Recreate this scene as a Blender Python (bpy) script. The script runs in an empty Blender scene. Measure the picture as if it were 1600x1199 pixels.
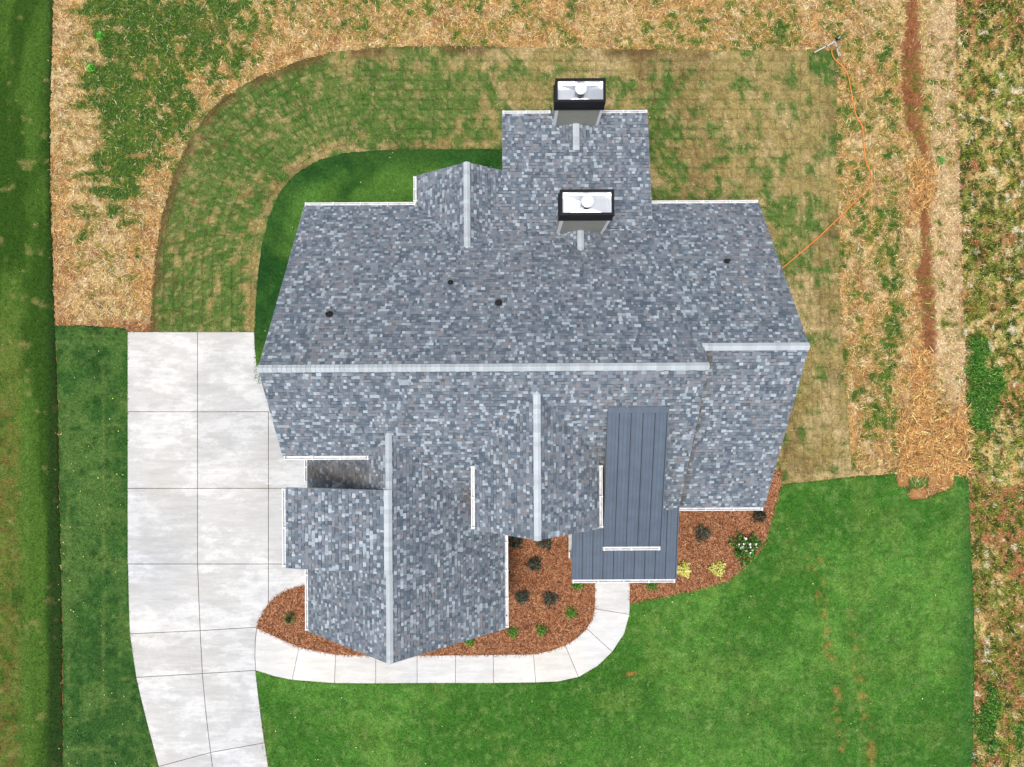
import bpy, math, random
import numpy as np
from mathutils import Vector, Matrix
from mathutils.geometry import delaunay_2d_cdt

# ---------------------------------------------------------------- camera, world, sun, exposure
SC = bpy.context.scene
COL = SC.collection
F, H = 1110.0, 30.4                       # focal length in photo pixels, flying height in metres
CX, CY = 800.0, 599.5
cam_d = bpy.data.cameras.new('camera'); cam = bpy.data.objects.new('camera', cam_d); COL.objects.link(cam)
cam.location = (0, 0, H); cam.rotation_euler = (0, 0, 0)
cam_d.sensor_width = 36.0; cam_d.lens = F/1600*36.0; cam_d.clip_end = 2000; cam_d.clip_start = .1
SC.camera = cam
SUN_EL, SUN_AZ = math.radians(77), math.radians(215)      # azimuth clockwise from +Y
W_ = bpy.data.worlds.new('World'); SC.world = W_; W_.use_nodes = True
nt = W_.node_tree
sky = nt.nodes.new('ShaderNodeTexSky'); sky.sky_type = 'NISHITA'; sky.sun_disc = False
sky.sun_elevation = SUN_EL; sky.sun_rotation = SUN_AZ
sky.air_density = 1.0; sky.dust_density = 3.0; sky.ozone_density = 1.0
nt.nodes['Background'].inputs[1].default_value = 0.13
hs = nt.nodes.new('ShaderNodeHueSaturation'); hs.inputs['Saturation'].default_value = .38      # thin bright overcast
nt.links.new(sky.outputs[0], hs.inputs['Color']); nt.links.new(hs.outputs[0], nt.nodes['Background'].inputs[0])
sd = bpy.data.lights.new('sun', 'SUN'); sd.energy = 1.7; sd.angle = math.radians(18); sd.color = (1, .93, .83)
sun = bpy.data.objects.new('sun', sd); COL.objects.link(sun)
sv = Vector((math.sin(SUN_AZ)*math.cos(SUN_EL), math.cos(SUN_AZ)*math.cos(SUN_EL), math.sin(SUN_EL)))
sun.rotation_euler = sv.to_track_quat('Z', 'Y').to_euler()
sun.location = sv*60
SC.view_settings.view_transform = 'Standard'; SC.view_settings.look = 'None'
SC.view_settings.gamma = 1; SC.view_settings.use_curve_mapping = False
SC.view_settings.exposure = 0.47
SC.render.resolution_x = 1024; SC.render.resolution_y = 767
SC.render.engine = 'CYCLES'

random.seed(7); RNG = np.random.default_rng(7)
EX = 1.25
def L(r, g, b):
    def f(c):
        c /= 255.0
        return c/12.92 if c <= .04045 else ((c+.055)/1.055)**2.4
    return np.array([f(r)/EX, f(g)/EX, f(b)/EX])

# ---------------------------------------------------------------- noise and mask helpers
_T = np.random.default_rng(3).random((16, 256, 256))
def vnoise(x, y, seed=0):
    t = _T[seed % 16]
    xi = np.floor(x).astype(int); yi = np.floor(y).astype(int)
    fx = x-xi; fy = y-yi
    fx = fx*fx*(3-2*fx); fy = fy*fy*(3-2*fy)
    a = t[yi & 255, xi & 255]; b = t[yi & 255, (xi+1) & 255]
    c = t[(yi+1) & 255, xi & 255]; d = t[(yi+1) & 255, (xi+1) & 255]
    return (a*(1-fx)+b*fx)*(1-fy)+(c*(1-fx)+d*fx)*fy
def fbm(x, y, sc, seed=0, octv=4, ax=1.0, ay=1.0):
    r = 0; a = 1; tot = 0; f = 1.0/sc
    for k in range(octv):
        r = r+a*vnoise(x*f*ax+31.7*k+seed*7.3, y*f*ay+17.1*k+seed*3.1, seed+k); tot += a; a *= .55; f *= 2.03
    return r/tot
def sm(x, a, b):
    t = np.clip((x-a)/(b-a), 0, 1); return t*t*(3-2*t)
def mixc(a, b, t):
    return a+(b-a)*np.asarray(t)[:, None]
def full(c, n): return np.repeat(np.asarray(c)[None, :], n, 0)
def inside(px, py, poly):
    r = np.zeros(len(px), bool); n = len(poly); j = n-1
    for i in range(n):
        xi, yi = poly[i]; xj, yj = poly[j]
        if yi != yj:
            m = ((yi > py) != (yj > py)) & (px < (xj-xi)*(py-yi)/(yj-yi)+xi)
            r ^= m
        j = i
    return r
def dist_line(px, py, pts, widths=None):
    best = np.full(len(px), 1e9)
    for i in range(len(pts)-1):
        ax_, ay_ = pts[i]; bx_, by_ = pts[i+1]
        dx, dy = bx_-ax_, by_-ay_
        t = np.clip(((px-ax_)*dx+(py-ay_)*dy)/(dx*dx+dy*dy+1e-9), 0, 1)
        d = np.hypot(px-(ax_+t*dx), py-(ay_+t*dy))
        if widths is not None: d = d-(widths[i]+(widths[i+1]-widths[i])*t)
        best = np.minimum(best, d)
    return best
S0 = F/H
def PX(X, Y): return CX+X*S0, CY-Y*S0
def G(px, py): return ((px-CX)/S0, (CY-py)/S0)

# ---------------------------------------------------------------- object helpers
def tag(o, label=None, cat=None, group=None, kind=None):
    if label: o['label'] = label
    if cat: o['category'] = cat
    if group: o['group'] = group
    if kind: o['kind'] = kind
    return o
def empty(name, loc=(0, 0, 0), rz=0.0):
    o = bpy.data.objects.new(name, None); COL.objects.link(o)
    o.location = loc; o.rotation_euler = (0, 0, rz); o.empty_display_size = .3
    return o
def link(name, me, mat, parent=None):
    o = bpy.data.objects.new(name, me); COL.objects.link(o)
    if mat is not None and not me.materials: me.materials.append(mat)
    if parent is not None: o.parent = parent
    return o
def pym(name, verts, faces, mats=None, fmat=None, cols=None, smooth=False):
    me = bpy.data.meshes.new(name)
    me.from_pydata([tuple(v) for v in verts], [], faces)
    if mats:
        for m in mats: me.materials.append(m)
    if fmat is not None: me.polygons.foreach_set('material_index', np.array(fmat, dtype=np.int32))
    if cols is not None:                       # one colour per face
        lt = np.zeros(len(me.polygons), dtype=np.int32); me.polygons.foreach_get('loop_total', lt)
        c = np.ones((len(cols), 4), dtype=np.float32); c[:, :3] = cols
        a = me.color_attributes.new('Col', 'FLOAT_COLOR', 'CORNER')
        a.data.foreach_set('color', np.repeat(c, lt, 0).ravel())
    if smooth: me.polygons.foreach_set('use_smooth', np.ones(len(me.polygons), dtype=bool))
    me.update()
    return me
def npm(name, verts, idx, k, pcol=None):
    """mesh from numpy: idx (nf,k) faces, pcol per-vertex colour"""
    me = bpy.data.meshes.new(name)
    nv, nf = len(verts), len(idx)
    me.vertices.add(nv); me.vertices.foreach_set('co', np.asarray(verts, dtype=np.float32).ravel())
    me.loops.add(nf*k); me.loops.foreach_set('vertex_index', np.asarray(idx, dtype=np.int32).ravel())
    me.polygons.add(nf); me.polygons.foreach_set('loop_start', np.arange(0, nf*k, k, dtype=np.int32))
    try: me.polygons.foreach_set('loop_total', np.full(nf, k, dtype=np.int32))
    except Exception: pass
    if pcol is not None:
        a = me.color_attributes.new('Col', 'FLOAT_COLOR', 'POINT')
        c = np.ones((nv, 4), dtype=np.float32); c[:, :3] = pcol
        a.data.foreach_set('color', c.ravel())
    me.update(calc_edges=True); me.validate()
    return me
BOXF = [(0, 3, 2, 1), (4, 5, 6, 7), (0, 1, 5, 4), (1, 2, 6, 5), (2, 3, 7, 6), (3, 0, 4, 7)]
def boxv(x0, x1, y0, y1, z0, z1):
    return [(x0, y0, z0), (x1, y0, z0), (x1, y1, z0), (x0, y1, z0), (x0, y0, z1), (x1, y0, z1), (x1, y1, z1), (x0, y1, z1)]
class MB:
    def __init__(s): s.v = []; s.f = []; s.m = []; s.c = []
    def add(s, vs, fs, mi=0, col=None):
        o = len(s.v); s.v += [tuple(v) for v in vs]; s.f += [tuple(i+o for i in f) for f in fs]; s.m += [mi]*len(fs)
        if col is not None: s.c += [col]*len(fs)
        return s
    def box(s, x0, x1, y0, y1, z0, z1, mi=0, col=None): return s.add(boxv(x0, x1, y0, y1, z0, z1), BOXF, mi, col)
    def prism(s, bot, top, mi=0, col=None):
        n = len(bot)
        fs = [tuple(range(n-1, -1, -1)), tuple(range(n, 2*n))]+[(i, (i+1) % n, n+(i+1) % n, n+i) for i in range(n)]
        return s.add(list(bot)+list(top), fs, mi, col)
    def tube(s, pts, r, n=8, mi=0, r2=None, cap=True):
        pts = [Vector(p) for p in pts]; rings = []
        for i, p in enumerate(pts):
            d = (pts[min(i+1, len(pts)-1)]-pts[max(i-1, 0)]).normalized()
            a = d.cross(Vector((0, 0, 1)))
            if a.length < .05: a = d.cross(Vector((0, 1, 0)))
            a.normalize(); b = d.cross(a).normalized()
            rr = r if r2 is None else r+(r2-r)*i/(len(pts)-1)
            rings.append([p+a*math.cos(2*math.pi*k/n)*rr+b*math.sin(2*math.pi*k/n)*rr for k in range(n)])
        vs = [v for R in rings for v in R]; fs = []
        for i in range(len(pts)-1):
            for k in range(n): fs.append((i*n+k, i*n+(k+1) % n, (i+1)*n+(k+1) % n, (i+1)*n+k))
        if cap: fs += [tuple(range(n-1, -1, -1)), tuple(range((len(pts)-1)*n, len(pts)*n))]
        return s.add(vs, fs, mi)
    def lathe(s, cx, cy, prof, n=20, mi=0):
        vs = []; fs = []
        for r, z in prof:
            for k in range(n): a = 2*math.pi*k/n; vs.append((cx+r*math.cos(a), cy+r*math.sin(a), z))
        for i in range(len(prof)-1):
            for k in range(n): fs.append((i*n+k, i*n+(k+1) % n, (i+1)*n+(k+1) % n, (i+1)*n+k))
        fs += [tuple(range(n-1, -1, -1)), tuple(range((len(prof)-1)*n, len(prof)*n))]
        return s.add(vs, fs, mi)
    def build(s, name, mats, parent=None, smooth=False):
        if not isinstance(mats, (list, tuple)): mats = [mats]
        me = pym(name, s.v, s.f, mats, s.m, s.c if s.c else None, smooth)
        return link(name, me, None, parent)

# ---------------------------------------------------------------- materials
def newmat(name):
    m = bpy.data.materials.new(name); m.use_nodes = True
    n = m.node_tree; p = n.nodes['Principled BSDF']
    return m, n, p
def noise_node(n, scale, detail=4, rough=.6, vec=None, sx=None):
    t = n.nodes.new('ShaderNodeTexNoise'); t.inputs['Scale'].default_value = scale
    t.inputs['Detail'].default_value = detail; t.inputs['Roughness'].default_value = rough
    g = n.nodes.new('ShaderNodeNewGeometry')
    src = g.outputs['Position']
    if sx:
        mp = n.nodes.new('ShaderNodeMapping'); mp.inputs['Scale'].default_value = sx
        n.links.new(src, mp.inputs['Vector']); src = mp.outputs[0]
    n.links.new(src, t.inputs['Vector'])
    return t.outputs['Fac']
def ramp(n, fac, stops):
    r = n.nodes.new('ShaderNodeValToRGB'); e = r.color_ramp.elements
    while len(e) < len(stops): e.new(.5)
    for el, (p, c) in zip(e, stops):
        el.position = p; el.color = (*(c if hasattr(c, '__len__') else (c, c, c)), 1)
    n.links.new(fac, r.inputs[0]); return r.outputs[0]
def mul(n, a, b, mode='MULTIPLY', fac=1.0):
    m = n.nodes.new('ShaderNodeMix'); m.data_type = 'RGBA'; m.blend_type = mode
    m.inputs[0].default_value = fac
    if hasattr(fac, 'is_linked') or hasattr(fac, 'links'): n.links.new(fac, m.inputs[0])
    n.links.new(a, m.inputs[6]) if not isinstance(a, tuple) else setattr(m.inputs[6], 'default_value', (*a, 1))
    n.links.new(b, m.inputs[7]) if not isinstance(b, tuple) else setattr(m.inputs[7], 'default_value', (*b, 1))
    return m.outputs[2]
def bump(n, p, h, strength, dist):
    b = n.nodes.new('ShaderNodeBump'); b.inputs['Strength'].default_value = strength; b.inputs['Distance'].default_value = dist
    n.links.new(h, b.inputs['Height']); n.links.new(b.outputs[0], p.inputs['Normal'])
def attr_mat(name, fine=18, lo=.6, hi=1.4, rough=.9, bs=.6, bd=.02, spec=.2, fine2=70):
    m, n, p = newmat(name)
    a = n.nodes.new('ShaderNodeAttribute'); a.attribute_name = 'Col'
    f1 = noise_node(n, fine, 5, .7); f2 = noise_node(n, fine2, 3, .7)
    c = mul(n, a.outputs['Color'], ramp(n, f1, [(.3, lo), (.7, hi)]))
    c = mul(n, c, ramp(n, f2, [(.3, lo), (.7, hi)]))
    n.links.new(c, p.inputs['Base Color']); p.inputs['Roughness'].default_value = rough
    p.inputs['Specular IOR Level'].default_value = spec
    if bs: bump(n, p, f1, bs, bd)
    return m
def plain(name, col, rough=.6, metal=0.0, var=.12, scale=6, spec=.5, bs=0, sx=None):
    m, n, p = newmat(name)
    f = noise_node(n, scale, 5, .6, sx=sx)
    c = ramp(n, f, [(.3, tuple(np.array(col)*(1-var))), (.7, tuple(np.minimum(np.array(col)*(1+var), .95)))])
    n.links.new(c, p.inputs['Base Color'])
    p.inputs['Roughness'].default_value = rough; p.inputs['Metallic'].default_value = metal
    p.inputs['Specular IOR Level'].default_value = spec
    if bs: bump(n, p, f, bs, .01)
    return m
M = {}
M['ground'] = attr_mat('ground_soil', 9, .55, 1.42, fine2=26, bs=.9, bd=.03)
M['turf'] = attr_mat('turf', 7, .66, 1.26, bs=.8, bd=.03, fine2=20)
M['strand'] = attr_mat('dry_strands', 3, .9, 1.1, bs=0, rough=.75, fine2=20)
M['blade'] = attr_mat('grass_blades', 2, .9, 1.1, bs=0, rough=.7, fine2=15)
M['shingle'] = attr_mat('shingle_granules', 60, .86, 1.14, rough=.92, bs=.3, bd=.003, spec=.25, fine2=160)
M['cap'] = attr_mat('ridge_cap_granules', 60, .92, 1.08, rough=.92, bs=.2, bd=.003, spec=.25, fine2=160)
M['felt'] = plain('roof_underlay', (.035, .04, .048), .9)
M['white'] = plain('white_painted_trim', (.88, .88, .89), .4, var=.03, scale=2)
M['alu_white'] = plain('white_gutter_aluminium', (.82, .83, .85), .35, var=.04, scale=3)
M['gutter_in'] = plain('gutter_trough_grime', (.66, .67, .69), .6, var=.3, scale=7)
M['black'] = plain('black_painted_steel', (.006, .006, .009), .6, var=.2, spec=.25)
M['flash'] = plain('painted_pipe_flashing', (.15, .165, .19), .7)
M['rubber'] = plain('black_rubber', (.015, .015, .017), .6)
M['steel'] = plain('galvanised_steel', (.66, .69, .73), .3, 1.0, var=.05, scale=3)
M['flue'] = plain('flue_steel', (.30, .33, .37), .42, .8, var=.08, scale=8)
M['siding'] = plain('putty_fibre_siding', (.335, .335, .29), .7, var=.06, scale=3, bs=.05)
M['wood'] = plain('dark_timber', (.10, .055, .03), .6, var=.2, scale=5)
M['glass'] = plain('window_glass', (.03, .04, .05), .05, var=.05)
M['orange'] = plain('orange_hose_rubber', (.72, .24, .045), .45, var=.1)
M['pvc'] = plain('white_tripod_tube', (.75, .77, .8), .3, .2, var=.05)
# standing seam metal, painted slate blue, faint stripes along the fall
def metalmat():
    m, n, p = newmat('slate_blue_roof_metal')
    f = noise_node(n, 1.0, 4, .6, sx=(14, .25, .25)); g = noise_node(n, 2.2, 4, .6)
    c = mul(n, ramp(n, f, [(.25, (.060, .088, .130)), (.75, (.084, .117, .166))]), ramp(n, g, [(.3, .88), (.7, 1.1)]))
    n.links.new(c, p.inputs['Base Color']); p.inputs['Roughness'].default_value = .48; p.inputs['Metallic'].default_value = .15
    return m
M['metal'] = metalmat()
def concmat(name, base, light, grey, big):
    m, n, p = newmat(name)
    b = noise_node(n, .42*big, 9, .74, sx=(.75, 1.5, 1)); b2 = noise_node(n, .16, 3, .5)
    w = noise_node(n, 1.2, 7, .75, sx=(.5, 3.2, 1)); fine = noise_node(n, 26, 6, .7)
    c = ramp(n, b, [(.36, grey), (.49, base), (.56, light), (.66, base)])
    c = mul(n, c, ramp(n, w, [(.35, .88), (.52, 1.0), (.62, 1.07)]))
    c = mul(n, c, ramp(n, b2, [(.35, (.91, .93, .97)), (.6, (1.03, 1.02, 1.0))]))
    c = mul(n, c, ramp(n, fine, [(.3, .93), (.7, 1.05)]))
    oi = n.nodes.new('ShaderNodeObjectInfo'); c = mul(n, c, ramp(n, oi.outputs['Random'], [(0, .94), (1, 1.03)]))
    n.links.new(c, p.inputs['Base Color']); p.inputs['Roughness'].default_value = .85
    p.inputs['Specular IOR Level'].default_value = .25
    bump(n, p, fine, .15, .004)
    return m
M['drive'] = concmat('driveway_concrete', (.51, .512, .512), (.62, .625, .63), (.475, .472, .462), 1.0)
M['walk'] = concmat('walkway_concrete', (.62, .615, .60), (.66, .655, .645), (.59, .58, .565), 1.3)

# ================================================================ GROUND
SOD = [(235, 519), (237, 470), (243, 400), (252, 340), (270, 275), (300, 210), (330, 172), (352, 150), (400, 122), (470, 95), (520, 82), (600, 74), (700, 72), (900, 76),
       (1100, 79), (1308, 79), (1307, 200), (1309, 300), (1311, 420), (1314, 520), (1320, 600), (1326, 660), (1331, 744), (1275, 752), (1220, 758)]
SODIN = [(1219, 742), (1216, 700), (1100, 640), (800, 640), (420, 640), (398, 519)]
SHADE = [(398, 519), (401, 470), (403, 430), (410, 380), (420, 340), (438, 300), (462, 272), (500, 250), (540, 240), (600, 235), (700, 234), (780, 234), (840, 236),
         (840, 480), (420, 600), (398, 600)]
NEIGH = [(-170, -170), (84, -170), (84, 0), (81, 80), (78, 170), (79, 300), (83, 420), (86, 510), (88, 560), (91, 650), (93, 780), (96, 900), (98, 1030), (98, 1199), (98, 1380), (-170, 1380)]
SIDE = [(86, 509), (130, 509), (165, 511), (196, 514), (202, 522), (201, 700), (201, 840), (203, 930), (206, 990), (214, 1058), (224, 1100), (236, 1150), (249, 1199), (290, 1380),
        (99, 1380), (99, 1199), (99, 1030), (97, 900), (94, 780), (92, 650), (89, 560)]
FRONT = [(1219, 757), (1275, 752), (1331, 745), (1398, 741), (1401, 757), (1418, 762), (1420, 782), (1444, 780), (1462, 772), (1490, 762), (1490, 742), (1512, 741), (1515, 820),
         (1519, 900), (1522, 1000), (1520, 1100), (1519, 1199), (1519, 1380), (440, 1380), (420, 1199), (411, 1140), (404, 1085), (400, 1047), (430, 1056), (470, 1064), (540, 1067), (700, 1066), (836, 1066), (870, 1065),
         (904, 1057), (935, 1038), (956, 1018), (970, 998), (979, 975), (983, 955), (984, 940), (1030, 932), (1060, 926), (1100, 917), (1135, 907), (1159, 888), (1180, 868), (1192, 852),
         (1199, 830), (1204, 812), (1212, 785)]
MULCH_L = [(545, 900), (476, 915), (450, 922), (432, 933), (416, 950), (408, 965), (402, 981), (430, 993), (466, 1010), (500, 1018), (540, 1023), (620, 1024), (700, 1023), (770, 1022), (833, 1021), (860, 1015), (884, 1007),
           (903, 994), (917, 981), (926, 964), (929, 948), (929, 905), (929, 800), (545, 800)]
MULCH_R = [(984, 905), (984, 941), (1030, 933), (1060, 927), (1100, 918), (1135, 908), (1159, 888), (1180, 868), (1192, 852), (1199, 830), (1204, 812), (1212, 785), (1219, 757), (1219, 740), (1216, 735),
           (1160, 735), (1050, 735), (984, 800)]
TRENCH = [(1424, -170), (1424, 0), (1425, 50), (1424, 75), (1422, 100), (1426, 150), (1427, 190), (1434, 205), (1443, 235), (1446, 250), (1443, 300), (1444, 335), (1449, 395), (1444, 430), (1448, 455), (1452, 500), (1452, 543)]
TRW = [9, 9, 11, 13, 16, 16, 14, 10, 8, 2, 2, 7, 8, 14, 11, 10, 9]
FIELD_X = [(1492, -170), (1494, 80), (1497, 200), (1499, 300), (1503, 400), (1508, 560), (1512, 700), (1513, 741)]

C_straw = L(206, 176, 118); C_straw2 = L(198, 148, 86); C_pale = L(228, 206, 160); C_green = L(92, 122, 42); C_green2 = L(52, 98, 28)
C_clay = L(146, 96, 62); C_clay2 = L(114, 70, 44)
def fieldline(py): return np.interp(py, [p[1] for p in FIELD_X], [p[0] for p in FIELD_X])
def masks(px, py):
    """green, clay amounts for the open ground"""
    n1 = fbm(px, py, 22, 1); n3 = fbm(px, py, 7, 5, 3); n2 = fbm(px, py, 70, 2)
    streak = fbm(px, py, 9, 9, 3, ax=.18, ay=1.0)
    dsod = dist_line(px, py, SOD[:16])
    w = .41*np.ones(len(px))
    wx = px+(n2-.5)*150+(n1-.5)*60; wy = py+(n2-.5)*160
    wl = sm(wx, 85, 165)*(1-sm(wx+.25*wy, 320, 440))*(1-sm(wy, 270, 380))
    w = np.maximum(w, .82*wl)
    w = np.maximum(w, .64*sm(px, 220, 290)*(1-sm(px, 410, 470))*(1-sm(py, 110, 160)))
    w = np.maximum(w, .46*sm(px, 380, 460)*(1-sm(px, 680, 780))*(1-sm(py, 58, 80)))
    w = np.maximum(w, .62*np.exp(-((px-1385-8*np.sin(py/60))/40)**2)*sm(py, 290, 340)*(1-sm(py, 650, 720)))
    w = np.maximum(w, .52*np.exp(-((px-1385)/40)**2)*sm(py, 20, 60)*(1-sm(py, 300, 340)))
    w = w-.25*np.exp(-(dsod/20)**2)*(px < 700)-.13*sm(px+(n1-.5)*40, 1398, 1416)*(px < 1515)
    w = w-.25*(1-sm(px, 95, 125))-.16*sm(py, 335, 400)*(px < 300)-.2*sm(py, 420, 480)*(px < 300)-.06*((px > 700) & (py < 78))
    nn = n1*.5+n3*.5
    nn = np.where((px < 230) & (py < 340), nn*.5+streak*.5, nn)
    g0 = nn+(w-.5)*.5+(fbm(px, py, 4, 14, 2)-.5)*.10
    g = sm(g0, .49, .61)
    tr = dist_line(px, py, TRENCH, TRW)+(n3-.5)*14+(n1-.5)*12
    cl = 1-sm(tr, -4, 4)
    cl = np.maximum(cl, sm(fbm(px, py, 30, 11), .66, .76)*.5*(1-g))
    cl = np.maximum(cl, np.exp(-((px-325)/24)**2-((py-40)/12)**2)*sm(n3, .35, .5)*1.2)
    cl = np.maximum(cl, .95*sm(py+(n3-.5)*22+.05*px, 502, 520)*(px < 240)*(px > 86))
    cl = np.maximum(cl, .55*sm(py, 400, 500)*np.exp(-((px-95)/16)**2)*(px > 80))
    cl = np.maximum(cl, .75*np.exp(-((px-1495-(py-200)*.03)/5)**2)*sm(n1, .45, .6)*(py < 700))
    return g, np.clip(cl, 0, 1), n1, n2, n3, g0
def col_open(px, py):
    g, cl, n1, n2, n3, g0 = masks(px, py)
    nb = fbm(px, py, 16, 7)
    warm = sm(n2+.12*((px > 380) & (px < 1300))+.1*((px > 1310) & (px < 1345))-.2*((px > 1450) & (py < 640)), .45, .62)
    c = mixc(full(C_straw, len(px)), full(C_straw2, len(px)), warm*.8)
    c = mixc(c, full(C_pale, len(px)), sm(nb, .5, .68)*.6)
    c = mixc(c, full(L(112, 80, 40), len(px)), sm(fbm(px, py, 6, 12, 3), .46, .62)*.7)
    pale = sm(px, 1445, 1462)*(px < 1512)*(1-sm(py, 620, 680))
    c = mixc(c, full(L(216, 188, 148), len(px)), pale*.7)
    heap = sm(px+(n3-.5)*30+(n1-.5)*30, 1392, 1412)*(px < 1512)*sm(py+(n1-.5)*70, 600, 690)
    heap = np.maximum(heap, np.exp(-((px-1440)/16)**2)*(sm(py, 240, 255)*(1-sm(py, 310, 335))+sm(py, 540, 550)))
    c = mixc(c, full(L(166, 110, 56), len(px)), heap*.8)
    c = mixc(c, full(C_clay, len(px)), cl)
    tr = dist_line(px, py, TRENCH, TRW)
    c = mixc(c, full(C_clay2, len(px)), (1-sm(tr, -12, 0))*sm(n3, .35, .6)*.8)
    c = mixc(c, full(L(142, 130, 58), len(px)), sm(g0, .37, .50)*.85*(1-cl*.6))
    gg = mixc(full(C_green, len(px)), full(C_green2, len(px)), sm(nb+.1*(px < 350), .4, .58))
    c = mixc(c, gg, g*.92*(1-cl*.6))
    return c
def col_field(px, py):
    n1 = fbm(px, py, 9, 1, 3, ax=1.3, ay=.8); n2 = fbm(px, py, 45, 4); n3 = fbm(px, py, 14, 8); r = fbm(px, py, 60, 6)
    c = mixc(full(L(206, 182, 122), len(px)), full(L(176, 140, 84), len(px)), sm(n3, .4, .6))
    c = mixc(c, full(L(152, 88, 62), len(px)), sm(r+.16*sm(py, 700, 780)-.07, .5, .62)*.8)
    c = mixc(c, full(L(112, 136, 46), len(px)), sm(n1, .43, .55)*.8)
    c = mixc(c, full(L(44, 70, 16), len(px)), sm(.03*(py < 700)+fbm(px, py, 5, 13, 2, ay=.8)*.75+n3*.25+.05*np.sin(px*.62), .53, .60)*.92)
    c = mixc(c, full(L(230, 214, 184), len(px)), sm(fbm(px, py, 11, 3, 2), .76, .84))
    b = np.exp(-((px-1530)/22)**2)*sm(py, 500, 560)*(1-sm(py, 655, 690))
    b = np.maximum(b, .8*np.exp(-((px-1556)/14)**2-((py-600)/30)**2))
    b = np.maximum(b, .9*np.exp(-((px-1545)/22)**2-((py-1120)/60)**2))
    b = np.maximum(b, .6*np.exp(-((px-1590)/20)**2-((py-1150)/60)**2))
    c = mixc(c, full(L(62, 118, 44), len(px)), sm(b+(n3-.5)*1.5, .42, .7)*.9)
    return np.minimum(c*1.18, .7)
def col_ground(px, py):
    fl = fieldline(py)
    return np.where((px < fl)[:, None], col_open(px, py), col_field(px, py))
def col_neigh(px, py):
    n = fbm(px, py, 60, 2, 4, ax=1.6, ay=.35); n2 = fbm(px, py, 20, 5, ay=.5)
    c = mixc(full(L(50, 86, 18), len(px)), full(L(76, 112, 36), len(px)), sm(n, .42, .62))
    c = mixc(c, full(L(112, 128, 56), len(px)), (1-sm(px, 25, 45))*sm(py, 380, 600)*sm(fbm(px, py, 12, 2, 3), .3, .6)*.75)
    c = mixc(c, full(L(122, 98, 50), len(px)), (1-sm(px, 22, 36))*sm(py, 520, 700)*sm(fbm(px, py, 6, 5, 3), .48, .64)*.6)
    c = mixc(c, full(L(98, 132, 52), len(px)), np.exp(-((px-42)/7)**2)*sm(py, 560, 680)*.4)
    c = mixc(c, full(L(160, 150, 92), len(px)), sm(fbm(px, py, 14, 9), .70, .78)*.5)
    c = mixc(c, full(L(30, 54, 16), len(px)), sm(px, 70, 82)*.7)
    return c
def seams(px, py, w=15.0, h=22.5, vert=False, seed=4):
    if vert: px, py = py, px
    row = np.floor(py/w); off = vnoise(row*.77, row*0+3.3, seed)*h
    a = np.abs((py/w-row)-.5)*2; b = np.abs(((px+off)/h) % 1-.5)*2
    return np.maximum(sm(a, .86, .97), sm(b, .92, .98)), row+np.floor((px+off)/h)*17.3
def col_side(px, py):
    n = fbm(px, py, 50, 3); n2 = fbm(px, py, 22, 6); s, idn = seams(px, py, 27, 43, True, 7)
    c = mixc(full(L(54, 98, 38), len(px)), full(L(80, 116, 52), len(px)), sm(n, .42, .62))
    c = mixc(c, full(L(38, 80, 28), len(px)), sm(n2*.5+fbm(px, py, 7, 2, 2)*.5+.25*np.exp(-((px-150)/25)**2-((py-560)/50)**2), .56, .68)*.85)
    c = mixc(c, full(L(140, 156, 84), len(px)), s*.3*sm(n2, .35, .5))
    c = mixc(c, full(L(104, 136, 70), len(px)), sm(fbm(px, py, 8, 9, 3), .55, .7)*.4)
    v = vnoise(idn*1.37, idn*.71, 2)
    return c*(.96+.08*v)[:, None]
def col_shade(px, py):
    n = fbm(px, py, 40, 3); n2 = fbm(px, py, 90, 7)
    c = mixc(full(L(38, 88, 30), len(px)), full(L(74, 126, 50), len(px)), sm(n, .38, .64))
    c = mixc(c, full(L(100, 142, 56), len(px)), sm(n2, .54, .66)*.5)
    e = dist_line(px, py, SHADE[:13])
    return mixc(c, full(L(30, 74, 28), len(px)), (1-sm(e, 12, 42))*.6)
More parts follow.
